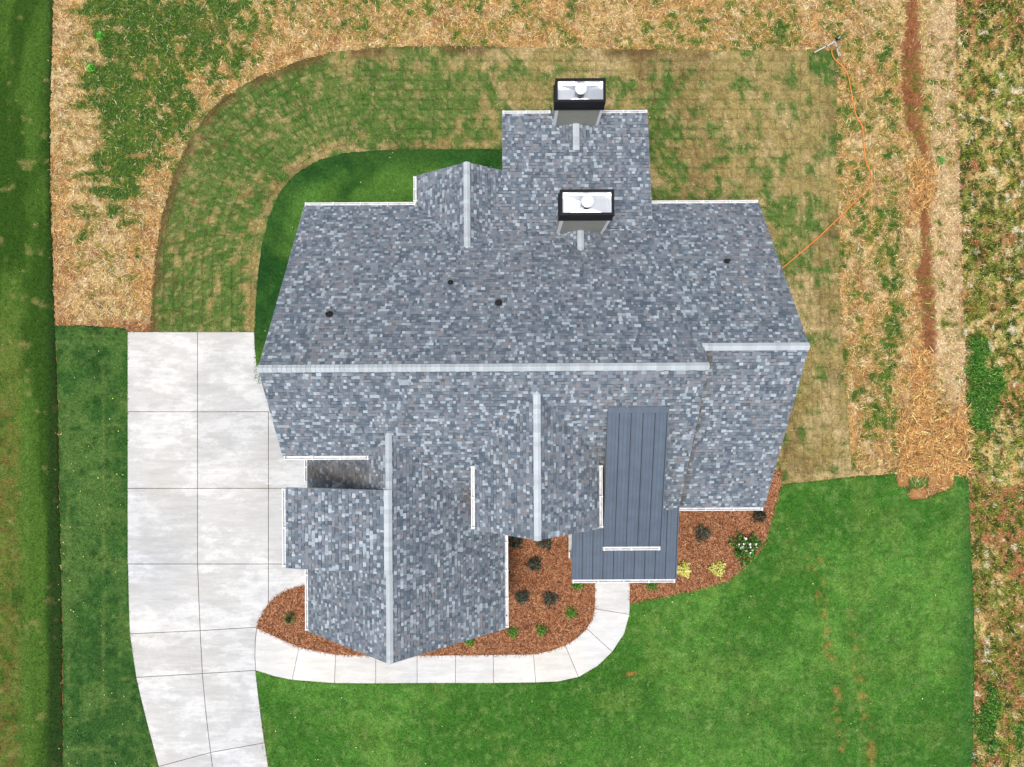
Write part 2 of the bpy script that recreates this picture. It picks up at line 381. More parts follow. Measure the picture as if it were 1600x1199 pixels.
def col_front(px, py):
    n = fbm(px, py, 120, 3); n2 = fbm(px, py, 26, 6, ax=.6); n3 = fbm(px, py, 9, 10, 3)
    s, idn = seams(px, py, 15, 22.5, False, 7); s2, id2 = seams(px, py, 15, 22.5, True, 5)
    right = px > 1260
    s = np.where(right, s2, s); idn = np.where(right, id2, idn)
    c = mixc(full(L(66, 120, 38), len(px)), full(L(92, 145, 56), len(px)), sm(n, .36, .64))
    c = mixc(c, full(L(58, 108, 34), len(px)), sm(n2, .52, .68)*.4)
    c = mixc(c, full(L(116, 144, 64), len(px)), sm(fbm(px, py, 55, 12), .56, .72)*.35)
    dk = np.exp(-((px-1180)/42)**2-((py-1018)/16)**2)+.5*np.exp(-((px-1130)/120)**2-((py-1130)/40)**2)
    c = mixc(c, full(L(40, 84, 34), len(px)), np.clip(dk, 0, 1)*.55)
    for pts, ww in (([(1278, 840), (1285, 960), (1300, 1040), (1312, 1120), (1322, 1260)], 7), ([(1330, 960), (1342, 1060), (1352, 1120), (1370, 1260)], 8),
                    ([(1255, 790), (1262, 900)], 2), ([(1272, 880), (1280, 960)], 2)):
        d = dist_line(px, py, pts)
        t = (1-sm(d, 0, ww*1.8))*sm(n3*.6+fbm(px, py, 4, 2, 2, ay=.5)*.4+.06*sm(py, 1020, 1100), .50, .70)
        c = mixc(c, full(L(176, 136, 74), len(px)), t*.75)
    c = mixc(c, full(L(54, 104, 32), len(px)), sm(fbm(px, py, 6, 14, 3, ax=.7), .50, .64)*.5)
    c = mixc(c, full(L(128, 160, 86), len(px)), sm(fbm(px, py, 7, 1, 3), .58, .72)*.4)
    bs = np.exp(-((px-985)/9)**2-((py-1052)/4)**2)
    c = mixc(c, full(L(170, 112, 62), len(px)), sm(bs+(n3-.5)*.5, .35, .6))
    c = mixc(c, full(L(146, 176, 96), len(px)), s*.30*sm(n2, .35, .6))
    d = 1-sm(1520-px, 0, 36); c = mixc(c, full(L(50, 100, 46), len(px)), d*.5)
    v = vnoise(idn*1.37, idn*.71, 2)
    return c*(.93+.14*v)[:, None]
def col_sod(px, py):
    n = fbm(px, py, 30, 3); n2 = fbm(px, py, 13, 6, 4); n4 = fbm(px, py, 70, 8); n3 = fbm(px, py, 7, 10, 3)
    c = mixc(full(L(170, 154, 98), len(px)), full(L(202, 180, 132), len(px)), sm(n, .4, .62))
    c = mixc(c, full(L(128, 112, 66), len(px)), sm(fbm(px, py, 6, 13, 3), .5, .66)*.55)
    c = mixc(c, full(L(140, 122, 76), len(px)), sm(n4, .52, .68)*.7)
    wg = .84*(1-sm(px, 640, 900))+.44*sm(px, 640, 900)
    wg = wg+.25*np.exp(-((px-1040)/26)**2)*sm(py, 160, 200)*(1-sm(py, 320, 360))+.5*np.exp(-((px-1290)/30)**2-((py-95)/28)**2)  # first term: greener band standing for shade beside the rear wing
    wg = wg+.18*np.exp(-((px-1235)/22)**2)*(py > 300)*(py < 450)-.22*((px > 1230) & (py > 430))-.1*((px > 900) & (px < 1230) & (py < 120))
    e = dist_line(px, py, SHADE[:13]); wg = wg-.4*(1-sm(e, 5, 30))*(px < 700)
    ed = dist_line(px, py, SOD[:15]); wg = wg-.22*(1-sm(ed, 8, 40))*(px > 520)
    nn = n*.35+n2*.65
    g = sm(nn+(wg-.5)*.42, .485, .56)
    c = mixc(c, full(L(140, 138, 78), len(px)), sm(nn+(wg-.5)*.42, .40, .50)*.6)
    gc = mixc(full(L(98, 126, 58), len(px)), full(L(64, 112, 40), len(px)), sm(n3*.6+n4*.4, .40, .56))
    c = mixc(c, gc, g*.9)
    c = mixc(c, full(L(190, 166, 118), len(px)), sm(fbm(px, py, 4.5, 4, 2), .58, .72)*.5)
    c = mixc(c, full(L(108, 84, 52), len(px)), (1-sm(ed, 4, 22))*sm(fbm(px, py, 50, 2)+.1*(px < 520), .52, .66)*.8)
    c = mixc(c, full(L(116, 84, 56), len(px)), sm(n3*.6+n4*.4+.05*(px < 330), .62, .72)*.5)
    return c
def col_mulch(px, py):
    n = fbm(px, py, 12, 3); n2 = fbm(px, py, 40, 6)
    c = mixc(full(L(140, 82, 50), len(px)), full(L(182, 118, 78), len(px)), sm(n, .4, .62))
    c = mixc(c, full(L(80, 42, 24), len(px)), sm(fbm(px, py, 7, 9), .5, .66)*.75)
    return mixc(c, full(L(176, 120, 84), len(px)), sm(n2, .55, .7)*.4)

# --- the base sheet: fine inside the frame, coarse out to the horizon
def ground_sheet():
    st = 3.0
    xs = np.arange(-200, 1801, st); ys = np.arange(-200, 1401, st)
    gx, gy = np.meshgrid(xs, ys); px = gx.ravel(); py = gy.ravel()
    X, Y = G(px, py)
    tr = dist_line(px, py, TRENCH, TRW)
    z = -.10*(1-sm(tr, -10, 3))+.03*np.exp(-((tr-7)/5)**2)+(fbm(px, py, 12, 5)-.5)*.035
    nx, ny = len(xs), len(ys)
    i = (np.arange(ny-1)[:, None]*nx+np.arange(nx-1)[None, :]).ravel()
    idx = np.stack([i, i+nx, i+nx+1, i+1], 1)
    c = col_ground(px, py)
    bd = (px <= -199) | (px >= 1799) | (py <= -199) | (py >= 1399)
    z[bd] = 0
    V = np.stack([X, Y, z], 1)
    # outer ring of big quads
    nv = len(V); o = []; oc = []
    x0, x1 = X.min(), X.max(); y0, y1 = Y.min(), Y.max(); B = 900
    ring = [(x0, y0), (x1, y0), (x1, y1), (x0, y1), (-B, -B), (B, -B), (B, B), (-B, B)]
    V = np.vstack([V, np.array([(a, b, 0) for a, b in ring])])
    c = np.vstack([c, full(L(128, 128, 72), 8)])
    rf = np.array([(0, 4, 5, 1), (1, 5, 6, 2), (2, 6, 7, 3), (3, 7, 4, 0)])+nv
    idx = np.vstack([idx, rf])
    me = npm('ground', V, idx, 4, c)
    return tag(link('ground', me, M['ground']), 'bare ground of pale straw, red clay and weeds around the sodded lot', 'ground', kind='structure')
ground_sheet()

def sheet(name, poly, colf, z, mat, step=5.0, jit=1.2, label='', cat='lawn', holes=(), kind='structure', seed=1, bumpz=.012, parent=None, frozen=None):
    """a raised sheet with an uneven edge and a real thickness"""
    rn = random.Random(seed); bp = []
    n = len(poly)
    for i in range(n):
        a, b = poly[i], poly[(i+1) % n]; d = math.hypot(b[0]-a[0], b[1]-a[1]); k = max(1, int(d/5.0))
        nx_, ny_ = (b[1]-a[1])/(d+1e-6), -(b[0]-a[0])/(d+1e-6)
        for j in range(k):
            t = j/k; o = rn.gauss(0, jit)*.6
            bp.append((a[0]+(b[0]-a[0])*t+nx_*o, a[1]+(b[1]-a[1])*t+ny_*o))
    xs = [p[0] for p in bp]; ys = [p[1] for p in bp]
    gx, gy = np.meshgrid(np.arange(min(xs)+1.3, max(xs), step), np.arange(min(ys)+1.7, max(ys), step))
    px = gx.ravel()+RNG.uniform(-.8, .8, gx.size); py = gy.ravel()+RNG.uniform(-.8, .8, gx.size)
    ok = inside(px, py, bp) & (dist_line(px, py, bp+[bp[0]]) > 2.2)
    if holes: 
        for h in holes: ok &= ~inside(px, py, h)
    pts = [Vector(p) for p in bp]+[Vector((a, b)) for a, b in zip(px[ok], py[ok])]
    nb = len(bp)
    vo, eo, fo, *_ = delaunay_2d_cdt(pts, [(i, (i+1) % nb) for i in range(nb)], [], 1, 1e-5)
    V = np.array([(v.x, v.y) for v in vo]); X, Y = G(V[:, 0], V[:, 1])
    zz = z+(fbm(V[:, 0], V[:, 1], 14, 3)-.5)*bumpz*2
    faces = []
    for f in fo:
        a, b, c_ = (vo[i] for i in f[:3])
        cr = (b.x-a.x)*(c_.y-a.y)-(b.y-a.y)*(c_.x-a.x)
        faces.append(tuple(f) if cr < 0 else tuple(reversed(f)))     # image y runs down
    ec = {}
    for f in faces:
        for i in range(len(f)):
            e = (f[i], f[(i+1) % len(f)]); ec[e] = 1
    be = [e for e in ec if (e[1], e[0]) not in ec]
    nv = len(V)
    verts = np.stack([X, Y, zz], 1); cols = colf(V[:, 0], V[:, 1])
    low = {}; lv = []; lc = []
    for a, b in be:
        for i in (a, b):
            if i not in low: low[i] = nv+len(lv); lv.append((X[i], Y[i], -.05)); lc.append(cols[i]*.6)
        faces.append((b, a, low[a])); faces.append((b, low[a], low[b]))
    verts = np.vstack([verts, np.array(lv)]); cols = np.vstack([cols, np.array(lc)])
    me = npm(name, verts, np.array(faces), 3, cols)
    return tag(link(name, me, mat, parent), label or None, cat or None, kind=kind)
sod_o = sheet('back_lawn', SOD+SODIN, col_sod, .018, M['turf'], 4.5, 1.5, 'patchy tan and green dried sod lawn behind and right of the house', 'lawn', seed=2, bumpz=.003)
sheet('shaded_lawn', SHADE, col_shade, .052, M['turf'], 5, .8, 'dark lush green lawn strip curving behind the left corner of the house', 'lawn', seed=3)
sheet('neighbouring_lawn', NEIGH, col_neigh, .055, M['turf'], 5.5, 1.6, 'older green lawn with a yellowish stripe along the left edge of the lot', 'lawn', seed=4)
sheet('side_lawn', SIDE, col_side, .035, M['turf'], 5, 1.0, 'narrow green sod strip left of the concrete driveway', 'lawn', seed=5)
sheet('front_lawn', FRONT, col_front, .038, M['turf'], 5, 1.0, 'wide bright green front lawn below and right of the walkway', 'lawn', seed=6)
sheet('mulch_bed', MULCH_L, col_mulch, .045, M['ground'], 5, 1.6, 'reddish brown pine straw bed round the garage gable and courtyard', 'mulch bed', seed=7, bumpz=.02)
sheet('mulch_bed', MULCH_R, col_mulch, .047, M['ground'], 5, 1.6, 'reddish brown pine straw bed right of the porch with the flowering bush', 'mulch bed', seed=8, bumpz=.02)

# --- strands and blades as real geometry
HIDE = [[(500, 350), (1165, 345), (1210, 540), (1160, 760), (1040, 760), (1030, 820), (900, 820), (760, 820), (740, 940), (520, 940), (500, 680), (440, 560)]]
def scatter(poly, dens, maskf=None, holes=()):
    xs = [p[0] for p in poly]; ys = [p[1] for p in poly]
    x0, x1, y0, y1 = min(xs), max(xs), min(ys), max(ys)
    n = int((x1-x0)*(y1-y0)/S0**2*dens)
    px = RNG.uniform(x0, x1, n); py = RNG.uniform(y0, y1, n)
    ok = inside(px, py, poly)
    for h in list(holes)+HIDE: ok &= ~inside(px, py, h)
    px, py = px[ok], py[ok]
    if maskf is not None:
        ok = RNG.random(len(px)) < maskf(px, py); px, py = px[ok], py[ok]
    return px, py
def strands(name, px, py, z, colf, mat, label, cat, lmin, lmax, w, tilt=.25, vs=.25, jx=2.0, dirn=None, bright=1.0, upright=False):
    n = len(px); X, Y = G(px, py)
    a = RNG.uniform(0, 2*math.pi, n) if dirn is None else RNG.normal(dirn, .5, n)
    l = RNG.uniform(lmin, lmax, n); ww = w*RNG.uniform(.6, 1.4, n)
    zt = np.abs(RNG.normal(0, tilt, n))*l
    dx, dy = np.cos(a)*l, np.sin(a)*l
    if upright:
        zt = l*RNG.uniform(.4, .95, n); hl = np.sqrt(np.maximum(l*l-zt*zt, 1e-4)); dx, dy = np.cos(a)*hl, np.sin(a)*hl
    bx, by = -np.sin(a)*ww/2, np.cos(a)*ww/2
    z0 = z+RNG.uniform(0, .012, n)
    bend = RNG.normal(0, .09, n); mx, my = dx*.5-dy*bend, dy*.5+dx*bend
    V = np.empty((n, 5, 3))
    V[:, 0] = np.stack([X-bx, Y-by, z0], 1); V[:, 1] = np.stack([X+bx, Y+by, z0], 1)
    V[:, 2] = np.stack([X+mx+bx, Y+my+by, z0+zt*.6], 1); V[:, 3] = np.stack([X+mx-bx, Y+my-by, z0+zt*.6], 1)
    V[:, 4] = np.stack([X+dx, Y+dy, z0+zt], 1)
    b = np.arange(n)*5
    idx = np.stack([b, b+1, b+2, b, b+2, b+3, b+3, b+2, b+4], 1).reshape(-1, 3)
    c = colf(px+RNG.normal(0, jx, n), py+RNG.normal(0, jx, n))*bright
    c = np.clip(c*np.exp(RNG.normal(0, vs, n))[:, None], .005, .85)
    me = npm(name, V.reshape(-1, 3), idx, 3, np.repeat(c, 5, 0))
    return tag(link(name, me, mat), label, cat, kind='stuff')
ALLR = [(-60, -60), (1680, -60), (1680, 1260), (-60, 1260)]
NOTOPEN = [[(396, 975), (700, 900), (1000, 880), (1000, 1000), (940, 1075), (396, 1080)], SOD+SODIN, SHADE, NEIGH, SIDE, FRONT, [(200, 519), (400, 519), (400, 1260), (200, 1260)], [(400, 400), (1230, 400), (1230, 760), (985, 1000), (400, 1100)]]
def m_straw(px, py):
    g, cl, n1, n2, n3, g0 = masks(px, py)
    fl = px < fieldline(py)
    tr = dist_line(px, py, TRENCH, TRW)
    return np.where(fl, np.clip((1-g*.8)*(1-(tr < 0)*.93)*(1-.55*cl), 0, 1), .25)
px, py = scatter(ALLR, 340, m_straw, NOTOPEN)
C_s3 = [L(238, 212, 160), L(212, 158, 94), L(248, 230, 192), L(156, 108, 60)]
def col_strawstrand(px, py):
    c = col_open(px, py)*.62; k = RNG.integers(0, 4, len(px)); t = np.array(C_s3)[k]
    return c+t*.45
strands('straw', px, py, .012, col_strawstrand, M['strand'], 'loose wheat straw mulch scattered over the bare ground', 'straw', .07, .25, .015, .16, .42)
def m_heap(px, py):
    h = sm(px+(fbm(px, py, 25, 3)-.5)*50, 1392, 1412)*(px < 1512)*sm(py+(fbm(px, py, 30, 6)-.5)*70, 610, 690)
    return np.maximum(h, np.exp(-((px-1440)/14)**2)*(sm(py, 240, 255)*(1-sm(py, 315, 335))+sm(py, 545, 555)))
px, py = scatter([(1390, 230), (1512, 230), (1512, 742), (1398, 742)], 420, m_heap)
strands('straw', px, py, .03, lambda a, b: mixc(full(L(196, 138, 80), len(a)), full(L(226, 180, 118), len(a)), RNG.random(len(a))), M['strand'],
        'thick heaps of orange brown straw filling the end of the clay trench', 'straw', .14, .42, .022, .35, .5)
def m_weed(px, py):
    g, cl, *_ = masks(px, py); fl = px < fieldline(py)
    return np.where(fl, g, 0)
px, py = scatter(ALLR, 420, m_weed, NOTOPEN)
C_g3 = np.array([L(70, 118, 44), L(112, 142, 62), L(44, 88, 32), L(88, 132, 52)])
strands('weeds', px, py, .012, lambda a, b: C_g3[RNG.integers(0, 4, len(a))], M['blade'], 'green weed and grass patches sprouting through the straw', 'weeds', .05, .13, .016, upright=True, vs=.28)
def m_field(px, py):
    return (px > fieldline(py))*(.35+.65*sm(fbm(px, py, 9, 1, 3, ax=1.3, ay=.8), .42, .54))
px, py = scatter([(1485, -60), (1680, -60), (1680, 1260), (1485, 1260)], 700, m_field, [FRONT])
strands('field_weeds', px, py, .012, lambda a, b: col_field(a, b), M['blade'], 'sparse weeds and dry stubble in rough rows on the field beyond the right edge', 'weeds', .05, .15, .018, upright=True, vs=.45, bright=1.1)
LZ = [('grass', SOD+SODIN, .030, col_sod, 'short dry blades of the patchy back lawn', [SHADE], 330, .42),
      ('grass', SHADE, .058, col_shade, 'short thick blades of the shaded lawn strip behind the house', [], 420, .3),
      ('grass', NEIGH, .06, col_neigh, 'short blades of the older lawn at the left edge', [], 330, .42),
      ('grass', SIDE, .04, col_side, 'short blades of the sod strip beside the driveway', [], 330, .42),
      ('grass', FRONT, .043, col_front, 'short blades of the bright front lawn', [], 330, .42)]
for nm, poly, z, cf, lab, ho, de, vs in LZ:
    px, py = scatter(poly, de, lambda a, b: ((a > -60) & (a < 1660) & (b > -60) & (b < 1260))*1.0, ho)
    strands(nm, px, py, z, cf, M['blade'], lab, 'grass', .03, .09, .015, upright=True, vs=vs, bright=1.12)
C_m = np.array([L(164, 98, 62), L(200, 142, 100), L(88, 48, 30), L(216, 168, 130), L(134, 76, 48)])
for poly, lab in ((MULCH_L, 'pine needles strewn over the bed beside the garage'), (MULCH_R, 'pine needles strewn over the bed right of the porch')):
    px, py = scatter(poly, 1700)
    strands('pine_straw', px, py, .05, lambda a, b: C_m[RNG.integers(0, 5, len(a))], M['strand'], lab, 'pine straw', .06, .2, .011, .2, .3)
    # loose needles over the edge of the concrete
ed = [p for p in MULCH_L[1:17]]
t = RNG.integers(0, len(ed)-1, 420); u = RNG.random(420); E = np.array(ed, float)
pp = E[t]*(1-u)[:, None]+E[t+1]*u[:, None]+RNG.normal(0, 1.3, (420, 2))
strands('pine_straw', pp[:, 0], pp[:, 1], .085, lambda a, b: C_m[RNG.integers(0, 5, len(a))], M['strand'], 'stray pine needles spilling onto the concrete edges', 'pine straw', .05, .14, .011, .12, .3)
# small yellow leaves dropped on the lawns
px, py = scatter([(90, 520), (200, 520), (200, 1199), (90, 1199)], 1.1); p2, q2 = scatter(FRONT, .32); p3, q3 = scatter(SHADE, .7)
px = np.concatenate([px, p2, p3]); py = np.concatenate([py, q2, q3])
strands('fallen_leaves', px, py, .075, lambda a, b: mixc(full(L(206, 220, 90), len(a)), full(L(235, 235, 200), len(a)), RNG.random(len(a))), M['blade'], 'tiny pale yellow leaves and clover heads dotted over the lawns', 'leaves', .03, .055, .032, .1, .3)

# --- sod slabs laid on the back lawn
def slab_mesh(cs, z, th, cols_f):
    if random.random() < (.80 if cs[0][0] > 650 else .95):
        mx_ = sum(p[0] for p in cs)/4; my_ = sum(p[1] for p in cs)/4
        cs = [(mx_+(p[0]-mx_)*1.05, my_+(p[1]-my_)*1.05) for p in cs]
    """cs: 4 pixel corners; 4x3 vertex top with soft edges and a skirt"""
    vs = []; px = []; py = []
    for j in range(4):
        for i in range(6):
            u, v = i/5, j/3
            x = (cs[0][0]*(1-u)+cs[1][0]*u)*(1-v)+(cs[3][0]*(1-u)+cs[2][0]*u)*v+random.uniform(-.2, .2)
            y = (cs[0][1]*(1-u)+cs[1][1]*u)*(1-v)+(cs[3][1]*(1-u)+cs[2][1]*u)*v+random.uniform(-.2, .2)
            px.append(x); py.append(y)
    return np.array(px), np.array(py)
SB = [0, 1, 2, 3, 4, 5, 11, 17, 23, 22, 21, 20, 19, 18, 12, 6]
def slab_geo(px, py, z, colf):
    X, Y = G(px, py); zz = z+np.array([random.uniform(-.0008, .0008) for _ in range(24)])
    V = np.vstack([np.stack([X, Y, zz], 1), np.stack([X[SB], Y[SB], np.full(16, -.01)], 1)])
    Fs = []
    for j in range(3):
        for i in range(5):
            a = j*6+i; Fs.append((a, a+6, a+7, a+1))
    for k in range(16):
        k2 = (k+1) % 16; Fs.append((SB[k2], SB[k], 24+k, 24+k2))
    c = colf(px, py)*random.uniform(.96, 1.04); c = np.vstack([c, c[SB]*.9])
    return V, Fs, c
slabs = []
rows = random.Random(5)
for r in range(0, 50):                      # horizontal rows, right of the arc
    y = 81+r*15.2; x = 560-rows.uniform(0, 22)
    while x < 1232:
        slabs.append([(x, y), (x+22.65, y), (x+22.65, y+15.08), (x, y+15.08)]); x += 22.8
for cidx in range(0, 7):                    # vertical courses at the right border
    x = 1236+cidx*14.6; y = 80-rows.uniform(0, 22)
    while y < 745:
        o = .018*max(0, y-420)
        slabs.append([(x+o, y), (x+14.5+o, y), (x+14.5+o, y+22.85), (x+o, y+22.85)]); y += 23
for k in range(12):                         # curved courses on the left
    n = 46; ph = rows.uniform(0, 1)
    prev = None
    for i in range(-2, n):
        def tp(s, rr):
            # s runs from the top centre round to the driveway; rr is the inward offset
            A = 320-rr; B_ = 345-rr
            t_ = (s)/24*math.pi/2
            if s <= 24: return (560-A*math.sin(t_), 419-B_*math.cos(t_))
            return (560-A, 419+(s-24)*22.5)
        s0, s1 = i+ph, i+ph+.993
        rr0, rr1 = k*15.2, k*15.2+15.08
        q = [tp(s0, rr0), tp(s1, rr0), tp(s1, rr1), tp(s0, rr1)]
        slabs.append([q[1], q[0], q[3], q[2]])
full_sod = SOD+SODIN
keep = []
for q in slabs:
    a = np.array(q); ins = inside(a[:, 0], a[:, 1], full_sod)
    cx_, cy_ = a.mean(0)
    c1 = np.array([cx_]); c2 = np.array([cy_])
    if not ins.all() or inside(a[:, 0], a[:, 1], SHADE).any() or inside(c1, c2, HIDE[0])[0]: continue
    if 560 > cx_ and a[:, 0].max() > 562: continue
    keep.append(q)
random.Random(2).shuffle(keep)
def vis_rank(q):
    x = sum(p[0] for p in q)/4; y = sum(p[1] for p in q)/4
    s = 0
    if x > 900: s -= 2
    if 800 < x < 1020 and y > 178: s += 5
    if 1020 <= x < 1260 and 317 < y < 760 and x < 1187+ (y-315)*.33: s += 5
    if 560 < x < 787 and y > 250: s += 5
    return s+math.hypot(x-1100, y-250)/1500
keep.sort(key=vis_rank)
allV = []; allF = []; allC = []; off = 0
stray = [[(1402, 744), (1419, 744), (1419, 760), (1402, 760)], [(1450, 743), (1470, 742), (1470, 761), (1450, 762)], [(1470.6, 742), (1489, 742), (1489, 758), (1470.6, 761)],
         [(1421, 765), (1446, 764), (1445, 779), (1421, 781)], [(1420, 747), (1449, 747), (1449, 762), (1420, 763)]]
def tan(a, b): return mixc(full(L(196, 150, 98), len(a)), full(L(168, 120, 72), len(a)), RNG.random(len(a)))
def grn(a, b): return mixc(full(L(64, 112, 44), len(a)), full(L(84, 128, 58), len(a)), RNG.random(len(a)))
for i, q in enumerate(stray):
    px, py = slab_mesh(q, 0, 0, None); V, Fs, c = slab_geo(px, py, .035, tan if i < 4 else grn)
    me = npm('sod_piece', V, np.array(Fs), 4, c); o = link('sod_piece', me, M['turf'], sod_o)
    o['label'] = 'green sod piece in the notch of the front lawn' if i == 4 else 'dead tan sod piece at the ragged corner of the front lawn'
for i, q in enumerate(keep):
    px, py = slab_mesh(q, 0, 0, None); V, Fs, c = slab_geo(px, py, .030+random.uniform(-.0008, .0008)+(.011 if random.random() < .07 else 0), col_sod)
    if i < 293:
        me = npm('sod_piece', V, np.array(Fs), 4, c); link('sod_piece', me, M['turf'], sod_o)
    else:
        allV.append(V); allF.append(np.array(Fs)+off); allC.append(c); off += len(V)
me = npm('sod_pieces', np.vstack(allV), np.vstack(allF), 4, np.vstack(allC)); tag(link('sod_pieces', me, M['turf'], sod_o), kind='stuff')

# ================================================================ DRIVEWAY AND WALKWAY
def slab_poly(name, pts, z0, z1, mat, parent, shrink=.012):
    P = [Vector(G(*p)) for p in pts]; 
    area = sum(P[i].x*P[(i+1) % len(P)].y-P[(i+1) % len(P)].x*P[i].y for i in range(len(P)))
    if area < 0: P.reverse()
    n = len(P); I = []
    for i in range(n):
        a, b, c = P[i-1], P[i], P[(i+1) % n]
        d1 = (b-a).normalized(); d2 = (c-b).normalized(); n1 = Vector((-d1.y, d1.x)); n2 = Vector((-d2.y, d2.x))
        k = (n1+n2); k = k/(max(.3, k.length_squared/2)); I.append((b+k*shrink, b+k*(shrink+.012)))
    m = MB()
    bot = [(p[0].x, p[0].y, z0) for p in I]; mid = [(p[0].x, p[0].y, z1-.008) for p in I]; top = [(p[1].x, p[1].y, z1) for p in I]
    vs = bot+mid+top
    fs = [tuple(range(n-1, -1, -1)), tuple(range(2*n, 3*n))]
    for r in range(2):
        fs += [(r*n+i, r*n+(i+1) % n, (r+1)*n+(i+1) % n, (r+1)*n+i) for i in range(n)]
    m.add(vs, fs); return m.build(name, mat, parent)
drive = empty('driveway'); tag(drive, 'pale blotchy concrete driveway curving along the left side of the house', 'driveway', kind='structure')
LE = lambda y: np.interp(y, [519, 840, 930, 990, 1058, 1100, 1150, 1199, 1380], [200, 200, 201.5, 203.5, 213.5, 223, 236, 249, 300])
JX = lambda y: np.interp(y, [519, 881, 985, 1052, 1110, 1160, 1199, 1380], [309.5, 309.5, 313.5, 317, 322, 328, 333, 356])
RE = lambda y: np.interp(y, [1047, 1085, 1140, 1199, 1380], [400, 404, 411, 420, 445])
def band(fa, fb, yA, yB, n=4):
    """panel between two x(y) edges; yA, yB are (y at left, y at right)"""
    out = []
    for k in range(n+1):
        y = yA[0]+(yB[0]-yA[0])*k/n; out.append((float(fa(y)), y))
    for k in range(n, -1, -1):
        y = yA[1]+(yB[1]-yA[1])*k/n; out.append((float(fb(y)), y))
    return out
con = lambda c: (lambda y: c)
ys = [519, 643.5, 763, 881]
for a, b in zip(ys[:-1], ys[1:]):
    slab_poly('concrete_slab', [(200, a), (309.5, a), (309.5, b), (200, b)], -.05, .055, M['drive'], drive)
    if a == 519: slab_poly('concrete_slab', [(309.5, a), (398, a), (399.5, 545), (402, 572), (450, 576), (450, b), (309.5, b)], -.05, .055, M['drive'], drive)
    else: slab_poly('concrete_slab', [(309.5, a), (420, a), (420, b), (309.5, b)], -.05, .055, M['drive'], drive)
slab_poly('concrete_slab', [(420, 643.5), (522, 643.5), (522, 763), (420, 763)], -.05, .055, M['drive'], drive)
slab_poly('concrete_slab', [(420, 763), (522, 763), (522, 881), (420, 881)], -.05, .055, M['drive'], drive)
slab_poly('concrete_slab', [(420, 881), (522, 881), (522, 905), (476, 915), (450, 922), (432, 933), (420, 945)], -.05, .055, M['drive'], drive)
slab_poly('concrete_slab', band(LE, JX, (881, 881), (990, 985)), -.05, .055, M['drive'], drive)
slab_poly('concrete_slab', [(309.5, 881), (420, 881), (420, 945), (416, 950), (408, 965), (402, 979.5), (313.5, 985)], -.05, .055, M['drive'], drive)
slab_poly('concrete_slab', band(LE, JX, (990, 985), (1058, 1052), 3), -.05, .055, M['drive'], drive)
slab_poly('concrete_slab', [(313.5, 985), (402, 979.5), (399.5, 1000), (399, 1025), (400, 1047), (317, 1052)], -.05, .055, M['drive'], drive)
slab_poly('concrete_slab', band(LE, JX, (1058, 1052), (1197, 1175), 5), -.05, .055, M['drive'], drive)
slab_poly('concrete_slab', band(JX, RE, (1052, 1047), (1175, 1160), 5), -.05, .055, M['drive'], drive)
slab_poly('concrete_slab', band(LE, JX, (1197, 1175), (1330, 1312), 4), -.05, .055, M['drive'], drive)
slab_poly('concrete_slab', band(JX, RE, (1175, 1160), (1312, 1300), 4), -.05, .055, M['drive'], drive)
base = MB(); base.prism([(*G(*p), -.04) for p in [(201, 1300), (201, 520), (397, 520), (419, 700), (521, 700), (521, 900), (419, 940), (402, 1000), (420, 1199), (440, 1300)]],
                        [(*G(*p), .035) for p in [(203, 1300), (201, 520), (397, 520), (419, 700), (521, 700), (521, 900), (419, 940), (402, 1000), (400, 1060), (330, 1300)]]) if False else None
walk = empty('walkway'); tag(walk, 'curved pale concrete walkway from driveway to front porch', 'walkway', kind='structure')
inn = [(402, 981), (468, 1010.5), (525, 1022), (587.5, 1024), (652, 1024), (712, 1023), (771, 1022.5), (833.5, 1021.5), (883, 1007.5), (916.5, 981.5), (929, 951), (929, 900)]
out_ = [(400, 1047), (457, 1062), (523, 1067), (587.5, 1067.5), (652, 1067), (712, 1067), (771, 1067), (837, 1066), (904, 1057.5), (956.5, 1018), (983.5, 959.5), (984.5, 900)]
midi = {7: (860, 1016), 8: (902, 996), 9: (925, 967), 0: (432, 994)}
mido = {7: (872, 1064.5), 8: (934, 1040), 9: (975, 990), 0: (428, 1056)}
for i in range(len(inn)-1):
    p = [inn[i]]+([midi[i]] if i in midi else [])+[inn[i+1], out_[i+1]]+([mido[i]] if i in mido else [])+[out_[i]]
    if i == 0: p = p+[(399, 1022), (399.8, 1000)]
    slab_poly('concrete_slab', p, -.05, .06, M['walk'], walk, .009)
slab_poly('porch_slab', [(888, 760), (1020, 760), (1020, 868), (984.5, 868), (984.5, 900), (929, 900), (888, 868)], -.05, .10, M['walk'], walk, .004)

# ================================================================ HOUSE
YAW = math.radians(.33)
house = empty('house', (0, 0, 0), YAW)
tag(house, 'large gabled house with mottled blue grey shingle roof and slate metal porch roofs', 'house')
class Plane:
    def __init__(s, z0, gx, gy): s.z0, s.gx, s.gy = z0, gx, gy
    def z(s, x, y): return s.z0+s.gx*x+s.gy*y
def up(y0, z0, gy): return Plane(z0-gy*y0, 0, gy)
PR = up(6.90, 3.00, -.80); PF = up(.51, 8.112, .79); PWF = up(1.146, 7.603, .7085)
PW = up(10.36, 3.11, -.186)
def side_(x0, z0, gx): return Plane(z0-gx*x0, gx, 0)
GX = -4.19
GL = side_(GX, 6.42, .875); GR = side_(GX, 6.42, -.875)
DM = side_(GX, 6.47, .243)
FX = .80; FL = side_(FX, 7.5, .81); FR = side_(FX, 7.5, -.81)
RX = -1.605; RL = side_(RX, 4.58, .81); RR = side_(RX, 4.58, -.81)
MU = up(-.79, 7.105, .27); ML = up(-7.54, 3.19, .195)
